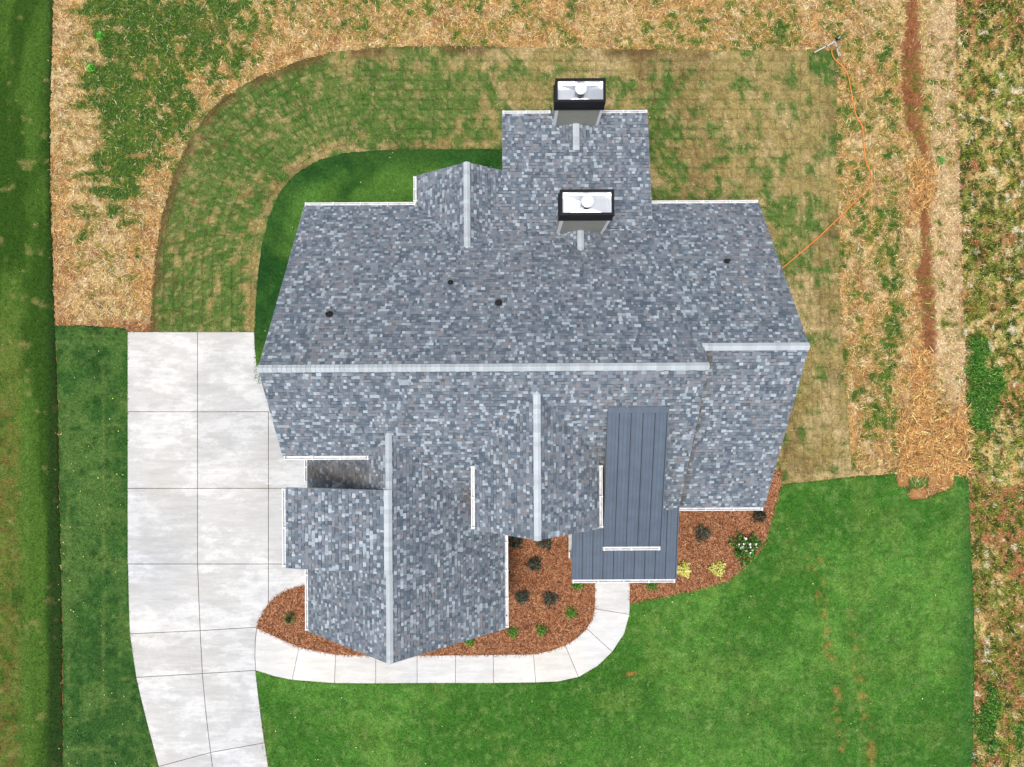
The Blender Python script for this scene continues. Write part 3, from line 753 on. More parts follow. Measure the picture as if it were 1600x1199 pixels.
def clipconv(poly, conv):
    out = poly; n = len(conv)
    for i in range(n):
        a, b = conv[i], conv[(i+1) % n]
        if not out: return out
        res = []
        def sd_(p): return (b[0]-a[0])*(p[1]-a[1])-(b[1]-a[1])*(p[0]-a[0])
        for j in range(len(out)):
            p, q = out[j-1], out[j]; sp, sq = sd_(p), sd_(q)
            if (sp >= 0) != (sq >= 0):
                t = sp/(sp-sq); res.append((p[0]+(q[0]-p[0])*t, p[1]+(q[1]-p[1])*t))
            if sq >= 0: res.append(q)
        out = res
    return out
C_sh = [L(100, 112, 126), L(114, 125, 139), L(128, 137, 149), L(158, 171, 184), L(131, 132, 140), L(174, 186, 198), L(90, 102, 117)]
C_sh = [c*1.09*np.array([1.01, 1.0, .985]) for c in C_sh]
WGT = [.23, .24, .20, .15, .09, .04, .05]
def ccw(p):
    a = sum(p[i][0]*p[(i+1) % len(p)][1]-p[(i+1) % len(p)][0]*p[i][1] for i in range(len(p)))
    return p if a > 0 else p[::-1]
def roof_part(pl, pieces, outline=None, label=None, thick=.17, seed=0, dirt_shade=None):
    """a roof slope: solid deck with white fascia, and real shingle tabs on top"""
    rn = random.Random(seed+11)
    m = MB()
    for pc in ([outline] if outline else pieces):
        pc = ccw(pc)
        m.add([(x, y, pl.z(x, y)-thick) for x, y in pc]+[(x, y, pl.z(x, y)) for x, y in pc],
              [tuple(range(len(pc)-1, -1, -1))]+[(i, (i+1) % len(pc), len(pc)+(i+1) % len(pc), len(pc)+i) for i in range(len(pc))], 1)
        m.add([(x, y, pl.z(x, y)) for x, y in pc], [tuple(range(len(pc)))], 0)
    ro = m.build('roof', [M['felt'], M['white']], house)
    if label: ro['label'] = label
    g = Vector((pl.gx, pl.gy)); sl = g.length; d = g.normalized(); u = Vector((d.y, -d.x))
    nrm = Vector((-pl.gx, -pl.gy, 1)).normalized()
    lp = []
    for pc in pieces:
        q = [(Vector(p).dot(u), Vector(p).dot(d)) for p in pc]; lp.append(ccw(q))
    us = [p[0] for q in lp for p in q]; vs = [p[1] for q in lp for p in q]
    ex = .128/math.sqrt(1+sl*sl); v = min(vs)-.02; S = MB(); r = 0
    while v < max(vs):
        uu = min(us)-rn.uniform(0, .3)
        while uu < max(us):
            w = rn.choice((.07, .09, .11, .13, .15, .17))*(.85 if rn.random() < .5 else 1)*rn.uniform(.85, 1.15)
            cut = ex*rn.choice((0, 0, .10, .18, .24)); q0 = [(uu, v), (uu+w, v), (uu+w, v+ex-cut), (uu, v+ex-cut)]  # some tabs stop short; bared dark underlay draws the shadow lines
            cxx = u*(uu+w/2)+d*(v+ex/2)
            # a little warmer towards the middle of the roof, as the blend varies
            wn = float(fbm(np.array([cxx.x*30+900]), np.array([cxx.y*30+900]), 60, 3)[0])
            ww = list(WGT); ww[4] += max(0, (wn-.45)*.9); ww[2] += .1*wn
            k = rn.choices(range(7), ww)[0]
            col = C_sh[k]*rn.uniform(.9, 1.1)
            if dirt_shade: 
                t = dirt_shade(cxx.x, cxx.y)  # brown dirt tone, also used for shade painted into the tabs
                if t > 0: col = col*(1-t)+L(128, 112, 96)*.62*t*rn.uniform(.6, 1.35)
            th = .011+(k % 3)*.003+rn.uniform(0, .003)
            for q in lp:
                c = clipconv(q0, q)
                if len(c) < 3: continue
                ar = abs(sum(c[i][0]*c[(i+1) % len(c)][1]-c[(i+1) % len(c)][0]*c[i][1] for i in range(len(c))))/2
                if ar < 2e-4: continue
                top = []; bot = []
                for a, b in c:
                    xy = u*a+d*b; z = pl.z(xy.x, xy.y); h = th+(.003-th)*min(1, max(0, (b-v)/ex))
                    P0 = Vector((xy.x, xy.y, z)); top.append(P0+nrm*h); bot.append(P0)
                n = len(c)
                S.add(bot+top, [tuple(range(n, 2*n))]+[(i, (i+1) % n, n+(i+1) % n, n+i) for i in range(n)], 0, tuple(col))
            uu += w+.003
        v += ex; r += 1
    s = S.build('shingles', M['shingle'], ro); s['kind'] = 'stuff'
    return ro
def rect(x0, x1, y0, y1): return [(x0, y0), (x1, y0), (x1, y1), (x0, y1)]
r_rear = roof_part(PR, [rect(-7.973, 6.17, .51, 6.9), rect(6.17, 9.553, 1.146, 6.9)], None, 'broad rear slope of the main roof', seed=1)
step_d = lambda x, y: max(0, .75*(1-abs(x-6.32)/.28)) if x < 6.6 else 0  # straw stain along the step, with the rake's shadow strip painted in
r_wf = roof_part(PWF, [rect(5.9, 9.553, -4.75, 1.146)], None, 'front slope of the right wing', seed=2, dirt_shade=step_d)
def dirtF(x, y):
    t = 0
    if x < -.9: t = max(t, .8*max(0, 1-math.hypot((x+1.5)/.55, (y+4.3)/.9)))
    if 5.1 < x < 5.5: t = max(t, .55*(1-(x-5.1)/.4)*min(1, max(0, -y/4)))
    if x > 2.2 and x < 3.2: t = max(t, .5*max(0, 1-math.hypot((x-2.9)/.4, (y+2.9)/1.1)))
    return t
r_front = roof_part(PF, [[(-7.973, .51), (-4.19, .51), (-4.19, -1.63), (-4.956, -2.476), (-7.973, -2.476)], [(-4.19, .51), (6.17, .51), (6.17, -4.73), (-1.37, -4.73), (-4.19, -1.63)]],
                    None, 'front slope of the main roof', seed=3, dirt_shade=dirtF)
r_gr = roof_part(GR, [[(GX, -1.63), (-1.37, -4.75), (-1.37, -9.45), (GX, -9.45)], rect(-1.37, -.32, -9.45, -4.75)], None, 'right slope of the garage gable', seed=4,
                 dirt_shade=lambda x, y: .7*max(0, 1-math.hypot((x+1.35)/.4, (y+4.6)/.8)))
def recess_shade(x, y):  # shade of the recess beside the dormer, painted into the shingle colour
    t = max(0, .6*(1-abs(y+3.3)/.9))*(1 if y > -3.65 else 0)
    return t*(1 if x < -5 else .5)
r_gl = roof_part(GL, [[(GX, -1.63), (GX, -9.45), (-4.96, -9.45), (-4.96, -2.48)], [(-4.96, -2.48), (-4.96, -9.45), (-7.845, -9.45), (-7.845, -2.48)]], None, 'left slope of the garage gable', seed=5, dirt_shade=recess_shade)
r_dm = roof_part(DM, [rect(-7.94, GX, -6.41, -3.60)], None, 'shallow shed dormer roof over the garage', seed=6)
r_fl = roof_part(FL, [[(FX, -.262), (-1.31, -2.44), (-1.31, -5.065), (FX, -5.065)]], None, 'left slope of the front gable', seed=7)
r_fr = roof_part(FR, [[(FX, -.262), (FX, -5.065), (3.0, -5.065), (3.0, -2.5)]], None, 'right slope of the front gable', seed=8)
r_rl = roof_part(RL, [[(RX, 4.925), (-3.64, 6.98), (-3.64, 8.06), (RX, 8.06)]], None, 'left slope of the small rear gable', seed=9)
r_rr = roof_part(RR, [[(RX, 4.925), (-.84, 5.66), (-.30, 8.06), (RX, 8.06)]], None, 'right slope of the small rear gable', seed=10)
r_pw = roof_part(PW, [rect(-.32, 5.27, 5.60, 10.36), [(-.88, 5.60), (-.32, 5.60), (-.32, 8.02)]], None, 'low slope over the rear porch', seed=12)
# crickets behind the chimneys
def cricket(xc, hw, y0, y1, zr, zb, seed, par):
    for sgn in (-1, 1):
        # plane through ridge (level) and the low corner
        gx = -sgn*(zr-zb)/hw; pl = Plane(zr-gx*xc, gx, 0)
        roof_part(pl, [[(xc, y0), (xc+sgn*hw, y1), (xc, y1)]], None, 'small cricket behind a chimney', .03, seed)
cricket(2.52, .86, 4.81, 5.55, 4.69, 4.10, 21, None)
cricket(2.49, .86, 8.90, 9.88, 3.40, 3.20, 23, None)

# ridge caps: every cap shingle on its own
def ridge(p0, p1, mL, mR, parent, half=.15, tone=1.0, zoff=.012):
    """p0->p1 along the ridge; mL, mR fall per metre to the left / right of travel"""
    p0, p1 = Vector(p0), Vector(p1); d = (p1-p0); Ln = d.length; d.normalize(); lft = Vector((-d.y, d.x, 0))
    def mk(tn):
        hl = half/math.sqrt(1+mL*mL); hr = half/math.sqrt(1+mR*mR); e = .150
        vs = []
        for t_, lift in ((0, .032), (e+.02, .010)):
            for w, fall in ((hl, mL), (hl*.12, mL), (-hr*.12, mR), (-hr, mR)):
                vs.append(Vector((0, 0, 0))+d*t_+lft*w+Vector((0, 0, lift-abs(w)*fall)))
        top = vs; bot = [v-Vector((0, 0, .014)) for v in vs]
        fs = [(4, 5, 1, 0), (5, 6, 2, 1), (6, 7, 3, 2), (8, 9, 13, 12), (9, 10, 14, 13), (10, 11, 15, 14), (0, 1, 9, 8), (1, 2, 10, 9), (2, 3, 11, 10), (4, 0, 8, 12), (3, 7, 15, 11), (7, 6, 14, 15), (6, 5, 13, 14), (5, 4, 12, 13)]
        c = L(196, 205, 213)*tn*tone
        return pym('ridge_cap', top+bot, fs, [M['cap']], None, [c]*len(fs))
    ms = [mk(t_) for t_ in (.88, 1.0, 1.07, .95, 1.03)]
    n = int(Ln/.15)
    for i in range(n):
        o = bpy.data.objects.new('ridge_cap', random.choice(ms)); COL.objects.link(o); o.parent = parent
        o.location = p0+d*(i*Ln/n)+Vector((0, 0, zoff))
ridge((6.20, .51, 8.112), (-7.98, .51, 8.112), .79, .80, r_rear, .155)
ridge((9.56, 1.146, 7.603), (6.14, 1.146, 7.603), .7085, .8, r_wf, .155)
ridge((GX, -9.46, 6.42), (GX, -6.43, 6.42), .875, .875, r_gl, .155)
ridge((GX, -6.42, 6.475), (GX, -3.58, 6.475), .243, .875, r_dm, .155, 1.03)
ridge((GX, -3.58, 6.42), (GX, -1.60, 6.42), .875, .875, r_gl, .15)
ridge((FX, -5.08, 7.5), (FX, -.22, 7.5), .81, .81, r_fl, .15, 1.16)
ridge((RX, 8.07, 4.58), (RX, 4.88, 4.58), .81, .81, r_rl, .15)
ridge((2.52, 5.55, 4.69), (2.52, 4.76, 4.69), .69, .69, r_rear, .14)
ridge((2.49, 9.88, 3.40), (2.49, 8.86, 3.40), .23, .23, r_pw, .13)

# metal roofs: every pan with its standing seam
def metal_roof(pl, x0, x1, y0, y1, n, label, lead=.0):
    ro = empty('metal_roof'); ro.parent = house; ro['label'] = label
    w = (x1-x0)/n
    dk = MB(); dk.add([(x, y, pl.z(x, y)-.15) for x, y in rect(x0+.01, x1-.01, y0+.01, y1)]+[(x, y, pl.z(x, y)-.006) for x, y in rect(x0+.01, x1-.01, y0+.01, y1)], BOXF)
    dk.f = dk.f; dk.m[1] = 1; dk.build('fascia', [M['white'], M['felt']], ro)
    for i in range(n):
        a, b = x0+i*w, x0+(i+1)*w; m = MB()
        # pan with two faint pencil ribs, and the seam on its left side
        prof = [(a+.012, .004), (a+w*.3, .004), (a+w*.33, .009), (a+w*.36, .004), (a+w*.63, .004), (a+w*.66, .009), (a+w*.69, .004), (b-.03, .004), (b-.03, -.03), (b-.012, -.03), (b-.012, .04), (b+.006, .04), (b+.006, -.034), (a+.012, -.004)]  # groove beside each seam bares dark underlay to draw its shadow
        bot = [(x, y0-.01, pl.z(x, y0-.01)+h) for x, h in prof]; top = [(x, y1, pl.z(x, y1)+h) for x, h in prof]
        m.prism(bot, top); m.build('metal_panel', M['metal'], ro)
    e = MB()
    for xx in (x0-.015, x1-.015):
        e.prism([(xx, y0-.01, pl.z(xx, y0)-.08), (xx+.035, y0-.01, pl.z(xx, y0)-.08), (xx+.035, y0-.01, pl.z(xx, y0)+.043), (xx, y0-.01, pl.z(xx, y0)+.043)],
                [(xx, y1, pl.z(xx, y1)-.08), (xx+.035, y1, pl.z(xx, y1)-.08), (xx+.035, y1, pl.z(xx, y1)+.043), (xx, y1, pl.z(xx, y1)+.043)])
    if lead: e.add([(x, y, pl.z(x, y)+h) for h in (.02, .046) for x, y in rect(x0, x1, y1-lead, y1)], BOXF)
    e.build('edge_flashing', M['metal'], ro)
    return ro
metal_roof(MU, 3.15, 5.115, -5.67, -.79, 5, 'upper metal roof of the shed dormer above the porch', .2)
metal_roof(ML, 2.255, 6.226, -7.52, -4.50, 10, 'lower metal roof over the front porch')

# gutters
def gutter(a, b, z, outx, outy, w=.125, h=.11):
    """from a to b along the eave, outward direction (outx,outy)"""
    a = Vector((*a, 0)); b = Vector((*b, 0)); d = (b-a).normalized(); o = Vector((outx, outy, 0)); Ln = (b-a).length
    g = MB(); prof = [(0, 0), (0, -h), (w*.72, -h), (w, -h*.35), (w, 0), (w-.022, 0), (w-.022, -h*.3), (w*.66, -h+.012), (.012, -h+.012), (.012, 0)]
    bot = [a+o*p+Vector((0, 0, z+q)) for p, q in prof]; top = [b+o*p+Vector((0, 0, z+q)) for p, q in prof]
    if d.cross(o).z < 0: pass
    g.prism(bot, top)
    # inner trough surface gets its grime
    fi = [len(g.f)-10+i for i in range(10)]
    for i in (6, 7, 8): g.m[fi[i]] = 1
    g.f[0] = g.f[0]; 
    for e_ in (a, b-d*.004):      # end caps
        g.prism([e_+o*p+Vector((0, 0, z+q)) for p, q in ((0, 0), (0, -h), (w*.72, -h), (w, -h*.35), (w, 0))], [e_+d*.004+o*p+Vector((0, 0, z+q)) for p, q in ((0, 0), (0, -h), (w*.72, -h), (w, -h*.35), (w, 0))])
    ob = g.build('gutter', [M['alu_white'], M['gutter_in']], house)
    hm = MB(); n = max(2, int(Ln/.95))
    for i in range(n+1):
        c = a+d*(.05+(Ln-.1)*i/n)
        vs = [c+d*s*.018+o*p+Vector((0, 0, z+q)) for q in (-.014, .004) for s, p in ((-1, .0), (1, .0), (1, w+.012), (-1, w+.012))]
        hm.add(vs, BOXF)
    hh = hm.build('hanger', M['alu_white'], ob)
    return ob
e = .004
gutter((-7.97, 6.90+e), (-3.66, 6.90+e), 2.97, 0, 1)
gutter((-3.64-e, 7.05), (-3.64-e, 8.05), 2.90, -1, 0)
gutter((5.30, 6.90+e), (9.55, 6.90+e), 2.97, 0, 1)
gutter((-.32, 10.36+e), (1.55, 10.36+e), 3.08, 0, 1)
gutter((3.40, 10.36+e), (5.27, 10.36+e), 3.08, 0, 1)
gutter((-7.97, -2.476-e), (-4.98, -2.476-e), 5.72, 0, -1)
gutter((-7.845-e, -3.75), (-7.845-e, -2.55), 3.19, -1, 0)
gutter((-7.845-e, -9.43), (-7.845-e, -6.2), 3.19, -1, 0)
gutter((-7.94-e, -6.39), (-7.94-e, -3.62), 5.53, -1, 0)
gutter((-.32+e, -9.43), (-.32+e, -5.0), 3.00, 1, 0)
gutter((-1.31-e, -5.05), (-1.31-e, -2.85), 5.76, -1, 0)
gutter((3.0+e, -5.05), (3.0+e, -2.85), 5.70, 1, 0)
gutter((3.12, -5.68-e), (5.12, -5.68-e), 5.75, 0, -1)
gutter((2.255, -7.53-e), (6.22, -7.53-e), 3.18, 0, -1)
gutter((6.20, -4.75-e), (9.53, -4.75-e), 3.39, 0, -1)
dsp = MB(); dsp.tube([(3.08, -4.98, 5.62), (3.22, -5.05, 5.40), (3.26, -5.08, 3.75), (3.3, -5.3, 3.70)], .035, 6); dsp.build('downspout', M['white'], house)
for x, y, z, tx, ty in ((-7.9, 6.98, 2.9, -7.62, 6.62), (9.45, 6.98, 2.9, 9.28, 6.62), (-.24, -9.3, 2.9, -.50, -9.05), (9.4, -4.83, 3.3, 9.24, -4.50), (-7.93, -9.2, 3.1, -7.66, -9.05)):
    d_ = MB(); d_.tube([(x, y, z), (x, y, z-.12), (tx, ty, z-.45), (tx, ty, .12)], .04, 6); d_.build('downspout', M['white'], house)
# kick-out ends and outlets
ot = MB(); ot.tube([(-.26, -8.95, 3.0), (-.26, -8.95, 3.006)], .03, 8); ot.build('outlet', M['rubber'], house)

# vent pipes through the rear slope
def unyaw(px, py): 
    dx, dy = px-CX, CY-py; c, s = math.cos(-YAW), math.sin(-YAW); return CX+dx*c-dy*s, CY-(dx*s+dy*c)
def onplane(pl, px, py):
    px, py = unyaw(px, py); a, b = (px-CX)/F, (CY-py)/F; g = pl.gx*a+pl.gy*b
    z = (pl.z0+g*H)/(1+g); return a*(H-z), b*(H-z), z
for i, (vx, vy, rr) in enumerate(((515, 492, .055), (704, 442, .045), (779, 474, .06), (1135, 409, .045))):
    x, y, z = onplane(PR, vx, vy)
    v = empty('vent_pipe', (x, y, z)); v.parent = house
    b = MB(); b.add([(-.13, -.11, .8*.11+.012), (.13, -.11, .8*.11+.012), (.13, .17, -.8*.17+.012), (-.13, .17, -.8*.17+.012),
                     (-.13, -.11, .8*.11+.024), (.13, -.11, .8*.11+.024), (.13, .17, -.8*.17+.024), (-.13, .17, -.8*.17+.024)], BOXF)
    b.build('flashing', M['flash'], v)
    p_ = MB(); p_.lathe(0, 0, [(rr*2.3, -.04), (rr*2.1, .07), (rr*1.3, .15), (rr, .16), (rr, .34), (rr*.78, .34), (rr*.78, .2)], 16); p_.build('boot', M['rubber'], v, True)

# chimneys
def chimney(x0, x1, y0, y1, zb, zt, sx0, sx1, sy0, sy1, label):
    c = empty('chimney', ((x0+x1)/2, (y0+y1)/2, zb)); c.parent = house; c['label'] = label
    ox, oy = (x0+x1)/2, (y0+y1)/2; hx, hy = (x1-x0)/2, (y1-y0)/2
    m = MB(); m.box(-hx, hx, -hy, hy, -zb, zt-zb); m.build('chase', M['siding'], c)
    t = MB(); w = .095; k = .012
    for sx in (-1, 1):
        for sy in (-1, 1):
            xo = sx*(hx+k); yo = sy*(hy+k); xi = xo-sx*w; yi = yo-sy*w
            t.box(min(xo, xi), max(xo, xi), min(yo, yi), max(yo, yi), -zb+.1, zt-zb-.02)
    t.build('corner_trim', M['white'], c)
    # black shroud: open-topped band with a rim, tank and flue inside
    zs = zt-zb; X0, X1, Y0, Y1 = sx0-ox, sx1-ox, sy0-oy, sy1-oy; hs = .64; rim = .085
    s = MB()
    s.box(X0, X1, Y0, Y0+rim, zs, zs+hs); s.box(X0, X1, Y1-rim, Y1, zs, zs+hs)
    s.box(X0, X0+rim, Y0+rim, Y1-rim, zs, zs+hs-.001); s.box(X1-rim, X1, Y0+rim, Y1-rim, zs, zs+hs-.001)
    s.box(X0-.03, X1+.03, Y0-.03, Y1+.03, zs-.05, zs-.001)
    s.build('shroud', M['black'], c)
    pn = MB(); a0, a1, b0, b1 = X0+rim+.002, X1-rim-.002, Y0+rim+.002, Y1-rim-.002; zf = zs+.26; mx, my = (a0+a1)/2, (b0+b1)/2
    # slightly pyramidal pan with upturned lip
    pn.add([(a0, b0, zf), (a1, b0, zf), (a1, b1, zf), (a0, b1, zf), (mx-.2, my-.14, zf+.03), (mx+.2, my-.14, zf+.03), (mx+.2, my+.14, zf+.03), (mx-.2, my+.14, zf+.03)],
           [(0, 1, 5, 4), (1, 2, 6, 5), (2, 3, 7, 6), (3, 0, 4, 7), (4, 5, 6, 7)])
    lp = .012
    pn.box(a0, a1, b0, b0+lp, zf, zs+hs-.05); pn.box(a0, a1, b1-lp, b1, zf, zs+hs-.05)
    pn.box(a0, a0+lp, b0+lp, b1-lp, zf, zs+hs-.051); pn.box(a1-lp, a1, b0+lp, b1-lp, zf, zs+hs-.051)
    pn.build('pan', M['steel'], c)
    fl = MB(); pr = []
    zc = zf+.04
    for i in range(12): pr += [(.150 if i % 2 else .162, zc+i*.036)]
    fl.lathe(mx, my, pr, 28); fl.build('flue', M['flue'], c, True)
    cp = MB(); zt_ = zc+.44
    cp.lathe(mx, my, [(.19, zt_-.02), (.205, zt_), (.205, zt_+.045), (.185, zt_+.055), (.10, zt_+.07), (.02, zt_+.078)], 32); cp.build('rain_cap', M['pvc'], c, False)
    return c
chimney(1.70, 3.365, 5.53, 6.31, 4.0, 6.50, 1.61, 3.385, 5.50, 6.345, 'taller chimney in the middle of the rear slope with open black shroud')
chimney(1.65, 3.33, 9.86, 10.62, 3.1, 4.93, 1.575, 3.34, 9.83, 10.66, 'rear chimney at the porch eave with open black shroud')

# walls
def wallprof_x(name, x0, x1, prof, mat=M['siding']):
    m = MB(); m.prism([(x0, y, z) for y, z in prof], [(x1, y, z) for y, z in prof]); return m.build(name, mat, house)
def wallprof_y(name, y0, y1, prof, mat=M['siding']):
    m = MB(); m.prism([(x, y0, z) for x, z in prof], [(x, y1, z) for x, z in prof]); return m.build(name, mat, house)
c_ = .175
zr, zf_, zw = lambda y: PR.z(0, y)-c_-.01, lambda y: PF.z(0, y)-c_-.01, lambda y: PWF.z(0, y)-c_-.01
wallprof_x('wall', -7.62, -4.3, [(6.60, 0), (6.60, zr(6.6)), (.51, zr(.51)), (-2.12, zf_(-2.12)), (-2.12, 0)])
wallprof_x('wall', -4.29, 5.90, [(6.59, 0), (6.59, zr(6.59)), (.52, zr(.52)-.01), (-4.4, zf_(-4.4)), (-4.4, 0)])
wallprof_x('wall', 5.91, 9.22, [(6.60, 0), (6.60, zr(6.6)), (1.15, zw(1.146)-.01), (-4.42, zw(-4.42)), (-4.42, 0)])
g_ = lambda x: GL.z(x, 0)-c_-.01; g2 = lambda x: GR.z(x, 0)-c_-.01
wallprof_y('wall', -9.12, -2.13, [(-7.60, 0), (-7.60, g_(-7.6)), (GX, g_(GX)), (-.62, g2(-.62)), (-.62, 0)])
wallprof_y('dormer_wall', -6.15, -3.85, [(-7.58, .01), (-7.58, DM.z(-7.58, 0)-c_), (GX, DM.z(GX, 0)-c_-.05), (GX, 4)])
wallprof_y('gable_wall', -4.80, -.9, [(-1.02, .005), (-1.02, FL.z(-1.02, 0)-c_-.01), (FX, FL.z(FX, 0)-c_-.01), (2.88, FR.z(2.88, 0)-c_-.01), (2.88, .005)])
wallprof_y('gable_wall', 5.0, 7.75, [(-3.36, .005), (-3.36, RL.z(-3.36, 0)-c_-.01), (RX, RL.z(RX, 0)-c_-.01), (-.5, RR.z(-.5, 0)-c_-.01), (-.5, .005)])
wallprof_x('dormer_wall', 3.21, 5.04, [(-5.30, 3.0), (-5.30, MU.z(0, -5.3)-.16), (-1.0, MU.z(0, -1.0)-.16), (-1.0, 3.0)])
# rear porch posts and beam, front porch posts
for x, y, zt in ((-.1, 10.1, 2.98), (5.05, 10.1, 2.98), (2.5, -7.3, 3.05), (3.8, -7.3, 3.05), (5.0, -7.3, 3.05), (6.0, -7.3, 3.05)):
    m = MB(); m.box(x-.1, x+.1, y-.1, y+.1, .02, zt); m.box(x-.13, x+.13, y-.13, y+.13, .02, .25); m.build('post', M['white'], house)
m = MB(); m.box(-.3, 5.2, 6.6, 10.3, -.03, .13); m.build('porch_floor', M['walk'], house)
# garage doors, windows, front door
def window(x, y, z, w, h, ax):
    """ax: outward normal 'x+','x-','y+','y-'"""
    o = empty('window', (x, y, z), {'y-': 0, 'x+': math.pi/2, 'y+': math.pi, 'x-': -math.pi/2}[ax]); o.parent = house
    m = MB(); t = .08
    m.box(-w/2-t, w/2+t, -.05, .02, h/2, h/2+t); m.box(-w/2-t, w/2+t, -.06, .02, -h/2-t, -h/2); m.box(-w/2-t, -w/2, -.05, .02, -h/2, h/2); m.box(w/2, w/2+t, -.05, .02, -h/2, h/2)
    m.box(-.02, .02, -.045, .02, -h/2, h/2); m.box(-w/2, -.02, -.04, .02, -.02, .02); m.box(.02, w/2, -.04, .02, -.02, .02)
    m.build('frame', M['black'], o); g = MB(); g.box(-w/2, w/2, -.02, .015, -h/2, h/2); g.build('pane', M['glass'], o)
for a in ((-5.8, 6.60, 1.6, 1.2, 1.4, 'y+'), (7.4, 6.60, 1.6, 1.5, 1.4, 'y+'), (7.6, -4.42, 1.6, 1.6, 1.6, 'y-'), (-4.2, -9.12, 1.6, 1.6, 1.6, 'y-'), (-4.2, -9.12, 4.4, .9, .9, 'y-'),
          (-7.62, 2.5, 1.6, .9, 1.3, 'x-'), (9.22, 3.0, 1.6, 1.0, 1.4, 'x+'), (9.22, -1.5, 1.6, 1.0, 1.4, 'x+'), (FX, -4.80, 6.0, 1.0, 1.1, 'y-'), (.8, -4.80, 1.6, 1.4, 1.6, 'y-'), (-2.2, 7.75, 1.6, 1.2, 1.3, 'y+'), (4.14, -5.30, 4.8, .9, .7, 'y-')):
    window(*a)
for y in (-3.9, -7.0):
    o = empty('garage_door', (-7.6, y, 0)); o.parent = house
    for k in range(4):
        m = MB(); m.box(-.05, .01, -1.2, 1.2, .06+k*.56, .06+k*.56+.55); m.build('panel', M['white'], o)
o = empty('front_door', (4.1, -4.4, .1)); o.parent = house
m = MB(); m.box(-.55, .55, -.06, .02, 0, 2.2); m.build('leaf', M['wood'], o)
m = MB(); m.box(.4, .44, -.12, -.06, .95, 1.15); m.build('handle', M['black'], o)

# ================================================================ PLANTS
def leafmesh(n, r, h, ll, lw, cols, seed, droop=.3, fine=False, arch=False):
    rg = np.random.default_rng(seed); V = []; Fc = []; C = []
    for i in range(n):
        a = rg.uniform(0, 2*math.pi); t = rg.random()**.55; e_ = rg.random()
        if arch:                                  # blades fan from the base
            b0 = Vector((math.cos(a)*.03, math.sin(a)*.03, .02)); out = Vector((math.cos(a), math.sin(a), 0))
            L1 = r*rg.uniform(.6, 1.1); p1 = b0+out*L1*.45+Vector((0, 0, h*rg.uniform(.5, 1))); p2 = b0+out*L1+Vector((0, 0, h*rg.uniform(.1, .8)))
            s = Vector((-math.sin(a), math.cos(a), 0))*lw/2; k = len(V)
            V += [b0-s*.6, b0+s*.6, p1+s, p1-s, p2]; Fc += [(k, k+1, k+2, k+3), (k+3, k+2, k+4)]; c = cols[rg.integers(len(cols))]*rg.uniform(.7, 1.35); C += [c, c]
            continue
        lump = 1+.22*math.sin(a*3+seed)+.2*math.sin(a*7+seed*2)+.12*math.sin(a*13+seed)
        rad = r*t*lump; zz = h*(1-.75*(t**2))*(.35+.65*e_)
        p = Vector((math.cos(a)*rad, math.sin(a)*rad, zz+.03))
        dirv = Vector((math.cos(a)+rg.normal(0, .6), math.sin(a)+rg.normal(0, .6), rg.normal(.4, .5))).normalized()
        s = dirv.cross(Vector((rg.normal(0, .4), rg.normal(0, .4), 1))).normalized()*lw/2; l = ll*rg.uniform(.6, 1.3); k = len(V)
        V += [p, p+dirv*l*.5+s, p+dirv*l+Vector((0, 0, -l*droop*.3)), p+dirv*l*.5-s]; Fc += [(k, k+1, k+2, k+3)]; C += [cols[rg.integers(len(cols))]*rg.uniform(.65, 1.4)]
    return pym('foliage', V, Fc, [M['blade']], None, C)
def stems(r, h, n, seed, mat):
    rg = random.Random(seed); m = MB()
    for i in range(n):
        a = rg.uniform(0, 6.28); q = r*rg.uniform(.3, .8)
        m.tube([(0, 0, 0), (math.cos(a)*q*.4, math.sin(a)*q*.4, h*.5), (math.cos(a)*q, math.sin(a)*q, h*.85)], .008, 5, r2=.003)
    return m
def shrub(name, px, py, r, h, n, ll, lw, cols, label, cat, group, seed, arch=False, z=.05, flowers=0):
    X, Y = G(px, py)
    # the crown stands off the ground: correct the foot for its height
    k = (H-h*.5)/H; o = empty(name, (X*k, Y*k, z)); tag(o, label, cat, group)
    link('foliage', leafmesh(n, r, h, ll, lw, cols, seed, arch=arch), None, o)
    stems(r, h, 7, seed, None).build('stem', M['wood'], o)
    if flowers:
        rg = random.Random(seed)
        m = MB()
        for i in range(flowers):
            a = rg.uniform(0, 6.28); q = r*rg.uniform(.2, 1.0); zc = h*(1.02-.6*(q/r)**2); x, y = math.cos(a)*q, math.sin(a)*q; s = rg.uniform(.02, .045)
            for kk in range(5):
                b = kk*1.257+rg.random()*.4; m.add([(x, y, zc), (x+math.cos(b-.5)*s, y+math.sin(b-.5)*s, zc+.012), (x+math.cos(b)*s*1.4, y+math.sin(b)*s*1.4, zc+.006), (x+math.cos(b+.5)*s, y+math.sin(b+.5)*s, zc+.012)], [(0, 1, 2, 3)])
        m.build('flowers', M['white'], o)
    return o
DK = [L(54, 70, 62), L(40, 50, 48), L(84, 104, 88), L(46, 46, 46), L(112, 130, 110)]
GN = [L(62, 128, 40), L(96, 160, 56), L(40, 92, 30), L(120, 180, 70)]
YE = [L(244, 238, 130), L(255, 252, 180), L(226, 222, 100), L(180, 190, 80)]
GD = 'dark leaved shrubs planted in the pine straw'; GG = 'small bright green shrubs planted in the pine straw'; GY = 'yellow leaved shrubs right of the porch'
